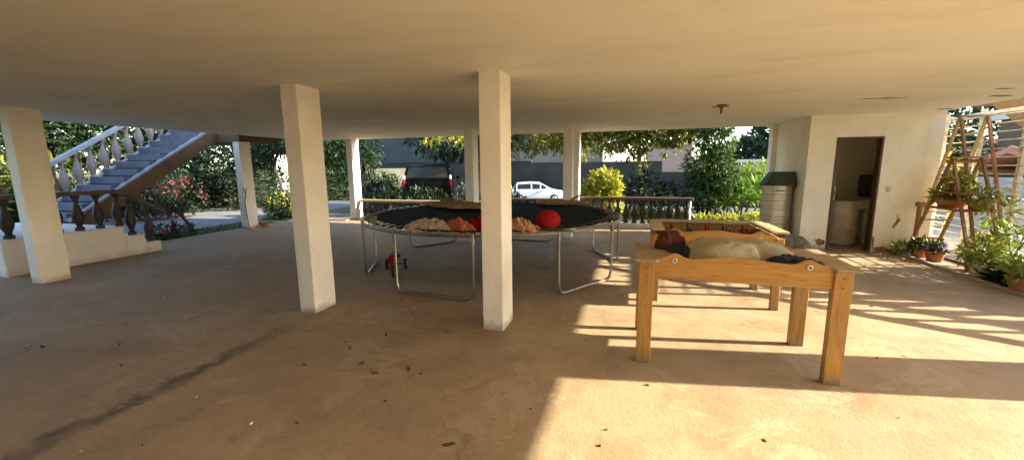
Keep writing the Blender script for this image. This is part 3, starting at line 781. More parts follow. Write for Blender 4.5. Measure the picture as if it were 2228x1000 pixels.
def strip(mb, p, az, L, w, rise, droop, r, m=0, n=5):
    """one long arching blade"""
    d = Vector((math.cos(az), math.sin(az), 0)); s = Vector((-math.sin(az), math.cos(az), 0)); vs = []; fs = []
    for i in range(n+1):
        u = i/n; x = L*math.cos(rise)*u; z = L*math.sin(rise)*u - droop*L*u*u
        ww = w*(.55+.9*u-1.45*u*u) if u < 1 else 0.002
        c_ = Vector(p)+d*x+Vector((0,0,z)); vs += [c_-s*ww*.5+Vector((0,0,ww*.2)), c_, c_+s*ww*.5+Vector((0,0,ww*.2))]
    for i in range(n):
        for k_ in (0,1): fs.append((i*3+k_, i*3+k_+1, i*3+k_+4, i*3+k_+3))
    mb.add(vs, fs, m)
def rosette(mb, p, n, L, w, r, m=0, lo=.2, hi=1.35, droop=.5):
    for i in range(n): strip(mb, p, r.uniform(0,2*PI), L*r.uniform(.7,1.1), w*r.uniform(.8,1.2), r.uniform(lo,hi), droop*r.uniform(.5,1.3), r, m)
def blade_plant(name, label, base, heads, n, L, w, m, cat='plant', seedv=1, group=None, stem_r=.02, lo=.15, hi=1.35, droop=.5):
    r = random.Random(seedv); t = thing(name, label, cat, base, 0, group)
    q = MB()
    for h in heads: q.tube([(h[0]*.3,h[1]*.3,-.05),(h[0]*.6,h[1]*.6,h[2]*.5),h], [stem_r*1.3,stem_r,stem_r*.8], 6)
    q.build('stem', M['bark'], t, True)
    q = MB()
    for h in heads: rosette(q, h, n, L, w, r, 0, lo, hi, droop)
    q.build('leaves', M[m], t); return t
def bush(name, label, base, blobs, n, l, w, m, cat='shrub', seedv=1, group=None, fl=0, flm=None, flsize=.06, droop=.1, clump=.3):
    r = random.Random(seedv); t = thing(name, label, cat, base, 0, group)
    q = MB()
    for b in blobs:
        for k_ in range(3):
            e = Vector(b[0])+Vector((r.uniform(-.6,.6)*b[1][0], r.uniform(-.6,.6)*b[1][1], r.uniform(-.2,.5)*b[1][2]))
            q.tube([(b[0][0]*.3+r.uniform(-.05,.05), b[0][1]*.3, -.05), (b[0][0]*.7, b[0][1]*.7, b[0][2]*.5), e], [.022,.015,.005], 5)
    q.build('stem', M['bark'], t, True)
    q = MB(); crown(q, blobs, n, l, w, r, 0, droop, .3, clump); q.build('leaves', M[m], t)
    if fl:
        q = MB()
        for i in range(fl):
            b = r.choice(blobs); d = rnd_dir(r); d.z = abs(d.z)*.9-.15
            p = Vector(b[0])+Vector((d.x*b[1][0], d.y*b[1][1], d.z*b[1][2]))*r.uniform(.85,1.08)
            for k_ in range(5): leaf(q, p, rnd_dir(r), flsize, flsize*.8, r)
        q.build('blossom', M[flm], t)
    return t

# --- left garden
tree('crooked_tree', 'small crooked tree with bare branches and pink flowers at the floor edge beside the landing', (-10.95,7.75,-.05), (-11.35,7.62,.55), .055,
     [((-11.7,7.6,.75),(.22,.2,.16)), ((-11.0,7.95,1.35),(.28,.25,.3)), ((-11.9,7.35,1.05),(.25,.25,.2)), ((-11.3,8.1,.95),(.22,.2,.2))], 260, .12, .045, 'lf_dark', 'tree', 21, 'barkdark', .2, .6, None, 26, 'fl_pink')
bush('flower_clump', 'low clump of green leaves with red flowers beside the landing steps', (-10.8,6.9,-.05), [((0,0,.2),(.3,.4,.2)), ((-.2,.5,.15),(.3,.3,.15))], 420, .12, .05, 'lf_mid', 'plant', 22, None, 14, 'fl_red', .07)
bush('flowering_shrub', 'shrub covered in small yellow flowers behind the slim left column', (-11.5,11.0,-.05), [((0,0,.35),(.55,.5,.38)), ((.6,.3,.45),(.5,.45,.42)), ((-.5,.4,.5),(.45,.4,.45))], 2300, .11, .05, 'lf_mid', 'shrub', 23, None, 130, 'fl_yel', .075)
tree('garden_tree', 'dark leaning tree with a curved trunk in front of a sunlit wall patch', (-14.1,13.6,-.05), (-14.9,14.0,2.0), .09,
     [((-14.6,14.2,3.1),(1.6,1.5,.9)), ((-13.2,13.6,3.4),(1.5,1.4,.9)), ((-15.7,14.6,2.6),(1.1,1.1,.8))], 2600, .24, .10, 'lf_dark', 'tree', 24, 'barkdark', .4)
tree('bougainvillea', 'dark bougainvillea mass with scattered pink flowers beyond the stair underside', (-15.9,12.6,-.05), (-15.9,12.7,1.2), .08,
     [((-15.7,12.6,1.9),(1.3,1.2,1.1)), ((-17.0,12.8,1.2),(1.2,1.0,1.0)), ((-15.2,12.9,.9),(1.0,.9,.9))], 3600, .16, .08, 'lf_dark', 'shrub', 25, 'barkdark', .2, .3, None, 80, 'fl_pink')
bush('grey_shrub', 'rounded grey-green shrub at the paving edge left of the slim column', (-16.0,13.9,-.05), [((0,0,.55),(.7,.6,.6))], 1300, .12, .05, 'lf_grey', 'shrub', 26)
bush('pink_shrub', 'shrub with pink blossoms behind the far handrail of the blue-grey stair', (-15.6,9.4,-.05), [((0,0,1.0),(.9,.8,.9)), ((.4,.9,.8),(.8,.7,.8))], 1900, .15, .07, 'lf_dark', 'shrub', 27, None, 120, 'fl_pink', .09)
blade_plant('spiky_plant', 'yellow-green spiky rosette plant above the white handrail, right of the first column', (-14.6,6.9,-.05), [(0,0,1.95),(.15,.4,1.5),(.05,-.3,1.2)], 26, .62, .07, 'lf_yel', 'plant', 28, None, .03, -.1, 1.4, .4)
bush('croton', 'yellow-green leafy croton at the left edge of the picture', (-15.5,5.6,-.05), [((0,0,1.0),(.7,.7,.8)), ((-.3,.6,1.6),(.6,.6,.6)), ((.3,-.9,.8),(.7,.7,.7))], 1500, .24, .07, 'lf_olive', 'shrub', 29)
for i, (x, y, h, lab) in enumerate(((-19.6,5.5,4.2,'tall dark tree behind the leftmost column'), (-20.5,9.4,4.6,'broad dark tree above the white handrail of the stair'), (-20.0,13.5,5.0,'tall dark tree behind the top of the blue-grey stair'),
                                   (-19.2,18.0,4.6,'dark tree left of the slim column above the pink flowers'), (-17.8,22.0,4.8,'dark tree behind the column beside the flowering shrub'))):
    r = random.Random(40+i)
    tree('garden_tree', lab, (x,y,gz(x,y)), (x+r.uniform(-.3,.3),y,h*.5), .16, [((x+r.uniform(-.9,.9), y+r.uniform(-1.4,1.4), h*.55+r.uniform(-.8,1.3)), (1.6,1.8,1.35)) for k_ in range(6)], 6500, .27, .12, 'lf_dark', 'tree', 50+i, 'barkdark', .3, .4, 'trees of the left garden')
r = MB(); r.box(-17.9,-8,-.9,-17.7,30,1.55); tag(r.build('garden_wall', M['shaded']), 'mossy dark garden wall behind the shrubs on the left', 'wall')
r = MB(); r.box(-17.4,16.35,-.3,-17.2,17.45,2.3,.02); tag(r.build('sunlit_patch_panel', M['wallwhite']), 'sunlit white wall patch behind the curved trunk, above the yellow-flowered shrub', 'wall')  # separate white panel stands in for the wall's sunlit patch
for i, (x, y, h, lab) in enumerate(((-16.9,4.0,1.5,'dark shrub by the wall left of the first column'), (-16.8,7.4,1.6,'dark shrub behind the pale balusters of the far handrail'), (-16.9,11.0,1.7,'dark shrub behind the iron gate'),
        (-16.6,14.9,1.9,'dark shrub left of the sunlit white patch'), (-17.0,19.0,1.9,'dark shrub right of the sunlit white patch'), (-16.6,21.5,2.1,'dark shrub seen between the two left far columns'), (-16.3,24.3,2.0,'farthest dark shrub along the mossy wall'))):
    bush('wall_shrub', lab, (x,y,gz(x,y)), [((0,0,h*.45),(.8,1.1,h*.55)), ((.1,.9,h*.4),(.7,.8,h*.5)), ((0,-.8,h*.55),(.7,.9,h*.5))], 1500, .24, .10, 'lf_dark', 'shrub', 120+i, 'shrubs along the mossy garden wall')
# iron gate with bars
t = thing('iron_gate', 'black iron gate of close vertical bars half hidden by the crooked tree', 'gate', (-15.2,10.35,-.04), R_(-63))
for i in range(16): q = MB(); q.tube([(i*.1,0,.05),(i*.1,0,1.25)], .009, 5); q.build('bar', M['black'], t)
for z in (.1, 1.2): q = MB(); q.box(-.02,-.012,z-.015,1.52,.012,z+.015); q.build('crossbar', M['black'], t)

# --- back: boundary wall, houses
q = MB(); q.box(-36,31,-1.5,-7.6,31.25,1.95); q.box(-7.598,31.02,-1.5,2.0,31.24,1.90); q.box(-36,30.95,1.951,-7.6,31.3,2.03)
tag(q.build('boundary_wall', M['walldark']), 'long dark rendered boundary wall behind the parked cars', 'wall')
q = MB(); q.box(1.0,24.0,-1.2,9.0,24.22,1.25); tag(q.build('retaining_wall', M['walldark']), 'dark stained garden wall behind the far balustrade, right of the yellow-green shrub', 'wall')
def house(label, x0, x1, y0, y1, z1, wallm, rooft, wins, roofm='tile', name='house'):
    t = thing(name, label, 'house', (x0, y0, -1))
    q = MB(); q.box(0,0,-.5,x1-x0,y1-y0,z1+1); w = q.build('wall', M[wallm], t)
    if rooft == 'flat':
        q = MB(); q.box(-.3,-.3,z1+1.002,x1-x0+.3,y1-y0+.3,z1+1.25); q.build('roof', M['slabedge'], t)
    else:
        L, D = x1-x0, y1-y0; q = MB()
        q.prism([(-.45,z1+.9),(D/2,z1+1.0+rooft),(D+.45,z1+.9),(D+.45,z1+1.05),(D/2,z1+1.15+rooft),(-.45,z1+1.05)], 0, -.4, L+.4)
        rf = q.build('roof', M[roofm], t)
        q = MB(); sl = math.hypot(D/2+.45, rooft+.1)
        for i in range(int((L+.8)/.24)):
            x = -.35+i*.24
            q.tube([(x,-.47,z1+1.05),(x,D/2,z1+1.16+rooft)], .07, 6)
        q.build('roof_tile', M[roofm], rf, True)
    for (a, zc, ww, hh) in wins:
        q = MB(); q.box(a, -.03, zc, a+ww, .02, zc+hh); wn = q.build('window', M['white_metal'], t)
        q = MB(); q.box(a+.06, -.04, zc+.06, a+ww-.06, -.031, zc+hh-.06); q.build('pane', M['glass'], wn)
    return t
house('beige rendered house rising behind the dark boundary wall, above the cars', -30, -2.5, 36, 44, 5.2, 'housebeige', 1.6, [(4,3.0,1.4,1.2),(10,3.0,1.4,1.2),(17,3.0,1.4,1.2)])
house('tall slate-grey house just right of the sunlit corner column, behind the dark boundary wall', -30, -12.5, 32, 35.5, 5.5, 'housedark', 'flat', [])
house('brown rendered house behind the red tiled roof', 17.0, 27, 20, 26, 3.6, 'housebrown', 'flat', [(2.0,2.6,.9,.8)])
house('pinkish low house behind the leaves right of the far columns', 1.2, 4.2, 33.5, 40, 3.1, 'housepink', 'flat', [])
house('long pale low wall-house under the patch of sky beyond the far balustrade', 4.6, 12, 37, 42, 1.75, 'housepink', 'flat', [])
house('house with a red clay tiled roof seen past the outer stair', 11.2, 19, 13.2, 19, 1.15, 'housegrey', .75, [(.55,1.25,.6,.55),(2.6,1.25,.7,.6)])
house('low yellow rendered outhouse glimpsed beside the wooden ladder', 10.2, 13.0, 18.5, 21, 1.25, 'yellowwall', 'flat', [(.8,.9,.7,.6)])

# --- hill of trees far right
hb = []; rr_ = random.Random(3)
q = MB()
for (x, y, z, a, b, c_) in ((12.5,52,1.6,3.5,4,2.6),(17.5,54,3.2,5,6,4.0),(25,56,4.2,8,6,5.2),(34,58,4.6,9,7,5.4),(9.0,50,.4,3,4,1.8),(44,60,4,9,7,5)):
    crown(q, [((x,y,z),(a,b,c_))], 2600, .75, .42, rr_, 0, .1, .75, .2)
o = q.build('distant_woods', M['lf_blue']); tag(o, None, None, None, 'stuff')
hq = MB(); hq.sphere((32,64,-2), 1, 24, 12, 0, (22,8,7.0)); structure('hill', hq, M['earth'], True)

# --- back garden plants
tree('overhanging_tree', 'sunlit olive-leaved tree whose branches hang across the far opening', (.35,15.9,-.05), (.15,16.2,2.9), .10,
     [((-1.2,15.6,3.6),(1.5,1.4,.95)), ((.6,15.8,3.4),(1.5,1.3,.9)), ((2.0,16.0,3.3),(1.2,1.1,.75)), ((-.5,16.6,2.75),(1.0,.9,.5)), ((1.2,15.5,2.65),(.7,.6,.45)), ((.3,15.3,2.0),(.3,.3,.35)), ((-2.4,16.2,3.2),(1.3,1.2,.8)), ((.45,15.4,1.45),(.32,.3,.35)), ((-.9,15.2,2.5),(.9,.6,.5)), ((.3,15.0,2.65),(.8,.6,.5)), ((1.5,15.3,2.75),(.7,.5,.4)), ((-.2,15.2,2.1),(.6,.4,.35)), ((1.15,15.2,2.2),(.35,.3,.3))],
     8500, .19, .11, 'lf_olive', 'tree', 61, 'bark', .5, .55, None)
tree('overhanging_tree', 'dull green tree hanging over the white hatchback and dark wall', (-2.95,20.5,-.2), (-3.2,20.3,3.0), .12,
     [((-4.6,19.6,3.3),(1.8,1.4,.95)), ((-2.9,19.6,3.2),(1.5,1.3,.9)), ((-6.2,20.0,3.5),(1.5,1.3,1.0)), ((-2.3,20.4,2.4),(.8,.7,.5)), ((-5.4,19.4,2.35),(.8,.6,.4)), ((-3.4,19.0,2.7),(1.0,.8,.5)), ((-4.4,19.2,2.6),(1.0,.8,.4))], 3400, .22, .11, 'lf_olive', 'tree', 62, 'bark', .5, .5)
tree('sunlit_branch_tree', 'slim tree with bright yellow-green leaf clusters at the ceiling line by the far column', (-4.75,12.9,-.05), (-4.9,12.9,2.3), .05,
     [((-5.35,12.7,2.52),(.35,.3,.16)), ((-6.5,12.5,2.58),(.35,.3,.16)), ((-5.9,12.8,2.75),(.7,.4,.2)), ((-4.3,12.9,2.65),(.5,.4,.2))], 420, .17, .09, 'lf_yel', 'tree', 160, 'barkdark', .4, .3)
tree('dark_tree', 'dense dark-leaved tree above the black vehicle', (-6.1,17.6,-.1), (-6.4,17.5,2.0), .13,
     [((-7.6,16.2,2.9),(1.5,1.2,.85)), ((-5.6,16.2,3.0),(1.5,1.2,.9)), ((-6.6,16.6,3.7),(2.0,1.4,.9)), ((-9.0,17.0,3.3),(1.2,1.0,.9)), ((-6.2,14.6,2.5),(1.1,.8,.6)), ((-7.3,14.4,2.55),(1.0,.8,.6)), ((-5.3,14.8,2.2),(.7,.6,.6)), ((-5.0,15.0,1.4),(.5,.4,.7))], 5200, .30, .09, 'lf_dark', 'tree', 63, 'barkdark', .7, .3)
blade_plant('palm_plant', 'arching palm fronds hanging over the roof of the black vehicle', (-5.2,15.6,-.05), [(0,0,2.3),(-1.2,.2,2.6)], 30, 1.5, .09, 'lf_olive', 'palm', 64, None, .06, -.1, 1.2, .65)
blade_plant('dracaena', 'bushy long-leaved plant with pale tips right of the sunlit corner column', (-8.1,12.3,-.05), [(0,0,1.05),(.25,.1,.7),(-.25,.15,.75),(.1,-.1,.35)], 30, .55, .05, 'lf_mid', 'plant', 65, None, .025)
bush('leafy_shrub', 'dark shrub with pale leaf tips left of the far column behind the trampoline', (-5.0,12.3,-.05), [((0,0,.6),(.55,.5,.6)), ((.6,.1,.5),(.5,.5,.5))], 1500, .15, .06, 'lf_grey', 'shrub', 66)
bush('leafy_shrub', 'low dark plants with white flowers in front of the black vehicle', (-6.3,11.75,-.05), [((0,0,.4),(.5,.3,.4)), ((.7,.05,.35),(.5,.3,.4)), ((-.7,0,.35),(.5,.3,.35))], 1500, .16, .06, 'lf_dark', 'shrub', 67, None, 10, 'fl_white', .09)
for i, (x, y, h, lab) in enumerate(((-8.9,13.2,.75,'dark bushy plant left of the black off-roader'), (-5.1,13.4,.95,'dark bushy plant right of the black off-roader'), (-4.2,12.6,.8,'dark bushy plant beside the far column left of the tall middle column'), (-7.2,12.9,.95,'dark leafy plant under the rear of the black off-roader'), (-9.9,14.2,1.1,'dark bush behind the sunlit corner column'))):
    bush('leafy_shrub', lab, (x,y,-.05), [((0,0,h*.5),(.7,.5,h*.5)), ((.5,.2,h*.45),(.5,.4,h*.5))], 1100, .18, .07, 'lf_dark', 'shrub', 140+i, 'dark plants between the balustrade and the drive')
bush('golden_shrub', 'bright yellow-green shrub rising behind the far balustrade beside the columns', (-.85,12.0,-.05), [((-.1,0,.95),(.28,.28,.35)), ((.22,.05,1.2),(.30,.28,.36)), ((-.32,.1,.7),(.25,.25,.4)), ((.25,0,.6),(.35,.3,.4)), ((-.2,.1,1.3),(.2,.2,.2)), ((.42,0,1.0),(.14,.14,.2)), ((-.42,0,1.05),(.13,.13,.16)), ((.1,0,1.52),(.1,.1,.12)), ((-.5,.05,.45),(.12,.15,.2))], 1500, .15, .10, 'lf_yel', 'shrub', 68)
for i, (x, y, h) in enumerate(((-.45,11.65,.35),(.05,11.8,.55),(.45,11.6,.4),(.85,11.75,.5),(1.2,11.6,.35))):
    blade_plant('strap_leaf_plant', ['strap-leaved plant behind the balusters next to the golden shrub', 'tall strap-leaved plant poking above the handrail', 'short strap-leaved plant behind the middle balusters', 'bushy strap-leaved plant behind the right half of the balusters', 'small strap-leaved plant behind the last balusters'][i],
                (x,y,-.05), [(0,0,h*.5),(.12,.05,h*.3)], 22, .6, .06, 'lf_mid', 'plant', 70+i, 'strap-leaved plants behind the far balustrade', .02, .3, 1.4, .45)
bush('leafy_shrub', 'dark blue-green shrub between the golden shrub and the dark wall', (.3,13.6,-.05), [((0,0,.8),(.7,.5,.7)), ((.9,.3,.6),(.6,.5,.6))], 1700, .18, .07, 'lf_dark', 'shrub', 76)
bush('red_flowers', 'small red-flowered plant behind the balusters by the sunlit column edge', (-.75,11.45,-.05), [((0,0,.45),(.28,.16,.2))], 200, .10, .06, 'lf_mid', 'plant', 77, None, 24, 'fl_red', .06)
tree('dense_bush', 'tall dense dark glossy bush reaching the ceiling line, right of the balustrade', (2.35,14.2,-.05), (2.35,14.3,1.9), .07,
     [((2.35,14.3,.8),(.65,.6,.75)), ((2.3,14.3,1.6),(.72,.62,.75)), ((2.45,14.3,2.4),(.55,.5,.65)), ((2.15,14.3,3.0),(.45,.4,.5)), ((2.75,14.4,1.2),(.5,.5,.6)), ((2.7,14.3,3.0),(.3,.3,.5))], 4600, .20, .065, 'lf_mid', 'tree', 78, 'barkdark', .35, .2)
blade_plant('ginger_clump', 'clump of long bright green sunlit leaves beside the store room', (3.35,14.3,-.05), [(0,0,.75),(.4,.2,.95),(-.35,.1,.85),(.75,.1,.7),(.1,-.4,.5),(.6,-.4,.4),(-.5,-.3,.4)], 34, .85, .10, 'lf_bright', 'plant', 79, None, .025, .1, 1.45, .4)
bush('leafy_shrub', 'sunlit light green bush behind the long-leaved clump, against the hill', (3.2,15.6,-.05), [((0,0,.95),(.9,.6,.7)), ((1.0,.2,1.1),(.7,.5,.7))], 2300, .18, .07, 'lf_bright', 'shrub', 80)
bush('ground_cover_plant', 'low pale-leaved plants at the foot of the long-leaved clump', (2.6,12.5,-.05), [((0,0,.12),(.5,.3,.18)), ((.8,.1,.15),(.5,.3,.2)), ((-.5,.2,.12),(.4,.3,.16))], 1300, .10, .06, 'lf_yel', 'plant', 81)
r5 = random.Random(12); q = MB()
for i in range(5200):
    x, y = r5.uniform(-11.9,-10.5), r5.uniform(4.5,12.0)
    strip(q, (x,y,-.06), r5.uniform(0,6.28), r5.uniform(.05,.14), .012, r5.uniform(.7,1.5), .3, r5, 0, 2)
for i in range(5200):
    x, y = r5.uniform(-8.5,4.5), r5.uniform(11.35,14.5)
    strip(q, (x,y,-.06), r5.uniform(0,6.28), r5.uniform(.06,.18), .015, r5.uniform(.7,1.5), .3, r5, 0, 2)
tag(q.build('grass', M['lf_mid']), None, None, None, 'stuff')

# --- right side beyond the planter
for i, (x, y, h, lab) in enumerate(((15.5,28,4.6,'dark tree on the skyline beside the ladder top'), (22,27,5,'dark tree behind the red tiled roof'))):
    r = random.Random(90+i)
    tree('garden_tree', lab, (x,y,-.8), (x,y,1.6), .15, [((x+r.uniform(-.9,.9), y+r.uniform(-.8,.8), h*.45+r.uniform(-.6,1.2)), (1.4,1.3,1.1)) for k_ in range(4)], 1800, .32, .15, 'lf_dark', 'tree', 95+i, 'bark')
q = MB(); q.box(4.66,5.6,-.05,4.74,9.0,.035,.012); structure('kerb_strip', q, M['concrete'])
q = MB(); q.box(5.201,5.0,-.3,5.8,11.2,.03); structure('planting_bed', q, M['soil'])
# grille
t = thing('metal_grille', 'white painted grille of posts and horizontal bars between planter and outer stair', 'grille', (5.5,9.6,0))
for i in range(5): q = MB(); q.box(-.03,-.03-i*.83,-.05,.03,.03-i*.83,2.50,.004); q.build('post', M['white_metal'], t)
for i in range(18): q = MB(); z = .16+i*.13; q.tube([(-.037,-3.35,z),(-.037,.0,z)], .009, 6); q.build('bar', M['white_metal'], t)
q = MB(); q.box(-.02,-3.35,2.40,.02,0,2.45); q.build('top_rail', M['white_metal'], t)
# tall pale ladder
def stepladder(label, ax, ay, az, w, yf, yr, mat_f, mat_r, rungs, group=None, name='step_ladder'):
    t = thing(name, label, 'ladder', (ax, ay, 0), 0, group)
    for s_ in (0, 1):
        x = s_*w
        q = MB(); q.tube([(x+.02*s_, yf-ay, 0), (x, 0, az)], .026, 4); q.build('rail', M[mat_f], t)
        q = MB(); q.tube([(x+.02*s_, yr-ay, 0), (x, -.03, az-.03)], .024, 4); q.build('rear_rail', M[mat_r], t)
    for i in range(rungs):
        u = (i+1)/(rungs+1); q = MB(); y = (yf-ay)*(1-u); q.box(0.0, y-.03, az*u-.012, w, y+.03, az*u+.012, .003); q.build('rung', M[mat_f], t)
    q = MB(); q.box(-.04,-.07,az,w+.04,.07,az+.03,.004); q.build('top_cap', M['cap' if mat_f == 'paleladder' else mat_f], t)
    return t
stepladder('tall pale wooden stepladder against the grille at the wall end', 5.05, 8.52, 2.36, .34, 9.25, 7.7, 'paleladder', 'ladder', 8)
st = stepladder('shorter dark wooden stepladder used as a plant stand in front of the grille', 4.82, 8.16, 1.70, .36, 8.95, 7.42, 'ladder', 'ladder', 4)
q = MB(); q.tube([(-.06,.0,1.66),(.44,.0,1.66)], .03, 6); q.build('crossbar', M['ladder'], st)
q = MB(); q.box(-.05,-.42,.90,.40,.40,.925,.004); q.build('plank_shelf', M['ladder'], st)
q = MB(); q.box(-.05,-.40,1.16,.40,.36,1.18,.004); q.build('plank_shelf', M['ladder'], st)
q = MB(); q.box(4.55,8.80,0,4.60,8.86,.88,.003); q.box(4.53,8.78,.88,4.63,8.88,.96,.003)
tag(q.build('garden_stake', M['ladder'], None, False, (.32,.05,0)), 'short thick wooden stake leaning by the wall next to the plant stand', 'stake')
def potted(label, x, y, z0, pr, ph, potm, cat, seedv, blobs, n, l, w, m, fl=0, flm=None, group=None, blades=None):
    r = random.Random(seedv); t = thing('potted_plant', label, 'potted plant', (x,y,z0), 0, group)
    q = MB(); q.lathe([(pr*.68,0),(pr*.75,.01),(pr*.95,ph*.85),(pr*1.06,ph*.86),(pr*1.06,ph),(pr*.92,ph),(pr*.9,ph*.9)], n=18); q.build('pot', M[potm], t, True)
    q = MB()
    if blades: rosette(q, (0,0,ph*.9), blades[0], blades[1], blades[2], r, 0, .1, 1.35, .5)
    else: crown(q, [((b[0][0],b[0][1],b[0][2]+ph), b[1]) for b in blobs], n, l, w, r, 0, .2, .1, .3)
    q.build('leaves', M[m], t)
    q = MB()
    for i in range(6): q.tube([(0,0,ph*.85),(r.uniform(-.1,.1)*pr*8,r.uniform(-.1,.1)*pr*8,ph+.18)], .006, 4)
    q.build('stem', M['bark'], t)
    if fl:
        q = MB()
        for i in range(fl):
            b = r.choice(blobs); d = rnd_dir(r); d.z = abs(d.z)
            p = Vector((b[0][0]+d.x*b[1][0], b[0][1]+d.y*b[1][1], b[0][2]+ph+d.z*b[1][2]))
            for k_ in range(5): leaf(q, p, rnd_dir(r), .05, .04, r)
        q.build('blossom', M[flm], t)
    return t
PG = 'potted plants along the right-hand planter'
potted('yellow variegated plant in a wide dark bowl on the plant stand shelf', 4.95,8.25,.926,.20,.13,'terracotta','p',1,[((0,0,.08),(.22,.2,.12)),((.0,-.1,.12),(.15,.15,.1))],240,.13,.06,'lf_yel',18,'fl_yel',PG)
potted('yellow-leaved plant on the upper plank of the plant stand', 4.98,8.28,1.181,.12,.13,'terracotta','p',2,[((0,0,.08),(.15,.15,.1))],130,.1,.05,'lf_yel',14,'fl_yel',PG)
potted('big leafy green plant spilling from the right end of the plant stand', 5.05,7.85,.926,.15,.16,'terracotta','p',3,[((0,-.05,.08),(.24,.26,.17)),((.05,-.2,-.12),(.2,.22,.2))],260,.12,.045,'lf_sunlit',0,None,PG)
potted('pot of purple flowers on the ground beneath the plant stand', 4.93,8.40,0,.13,.17,'terracotta','p',4,[((0,0,.06),(.14,.14,.09))],130,.09,.05,'lf_mid',12,'fl_purple',PG)
potted('pot of pink flowers on the ground near the wall end', 4.9,8.72,0,.12,.16,'terracotta','p',5,[((0,0,.06),(.14,.14,.09))],130,.09,.05,'lf_mid',12,'fl_pink',PG)
potted('tufted plant in a white pot on the floor by the planter', 4.85,7.32,0,.135,.20,'potwhite','p',6,[((0,0,.16),(.22,.22,.2))],260,.12,.04,'lf_sunlit',0,None,PG)
potted('round bushy plant in a terracotta pot nearest the right picture edge', 4.80,6.55,0,.17,.20,'terracotta','p',7,[((0,0,.10),(.2,.2,.14))],380,.11,.04,'lf_sunlit',0,None,PG)
potted('white-flowered plant in a clay pot behind the white pot', 5.05,7.75,0,.13,.2,'terracotta','p',8,[((0,0,.14),(.2,.2,.18))],240,.11,.04,'lf_sunlit',22,'fl_white',PG)
bush('border_plant', 'wide yellow-green leafy mound in the planter behind the white pot', (5.08,7.0,-.02), [((0,0,.13),(.17,.26,.12)), ((.03,-.36,.13),(.17,.24,.13)), ((.0,.32,.10),(.15,.22,.11))], 900, .11, .04, 'lf_sunlit', 'plant', 101)
bush('border_plant', 'dark low leaves shading the planter floor beside the terracotta pot', (4.92,6.95,-.02), [((0,0,.1),(.16,.35,.12))], 500, .11, .05, 'lf_dark', 'plant', 102)
bush('border_plant', 'loose tall stems with yellow flowers against the grille', (5.3,7.5,-.02), [((0,0,.55),(.12,.4,.3)), ((0,.5,.4),(.12,.25,.25))], 260, .12, .05, 'lf_bright', 'plant', 103, None, 26, 'fl_yel', .05)
bush('weed_tuft', 'small weed tuft at the base of the wall by the ladder foot', (4.72,8.9,0), [((0,0,.1),(.16,.08,.12))], 150, .10, .035, 'lf_bright', 'weed', 104)
blade_plant('tall_garden_plant', 'yellow-lit broad plant behind the grille next to the wall', (6.6,11.6,-.05), [(0,0,1.0),(.2,.2,1.6),(-.2,.1,.6)], 26, .7, .10, 'lf_yel', 'plant', 105)
q = MB(); q.box(8.0,9.5,-.06,8.1,16,.85); tag(q.build('low_wall', M['housegrey']), 'low grey wall beyond the outer stair', 'wall')

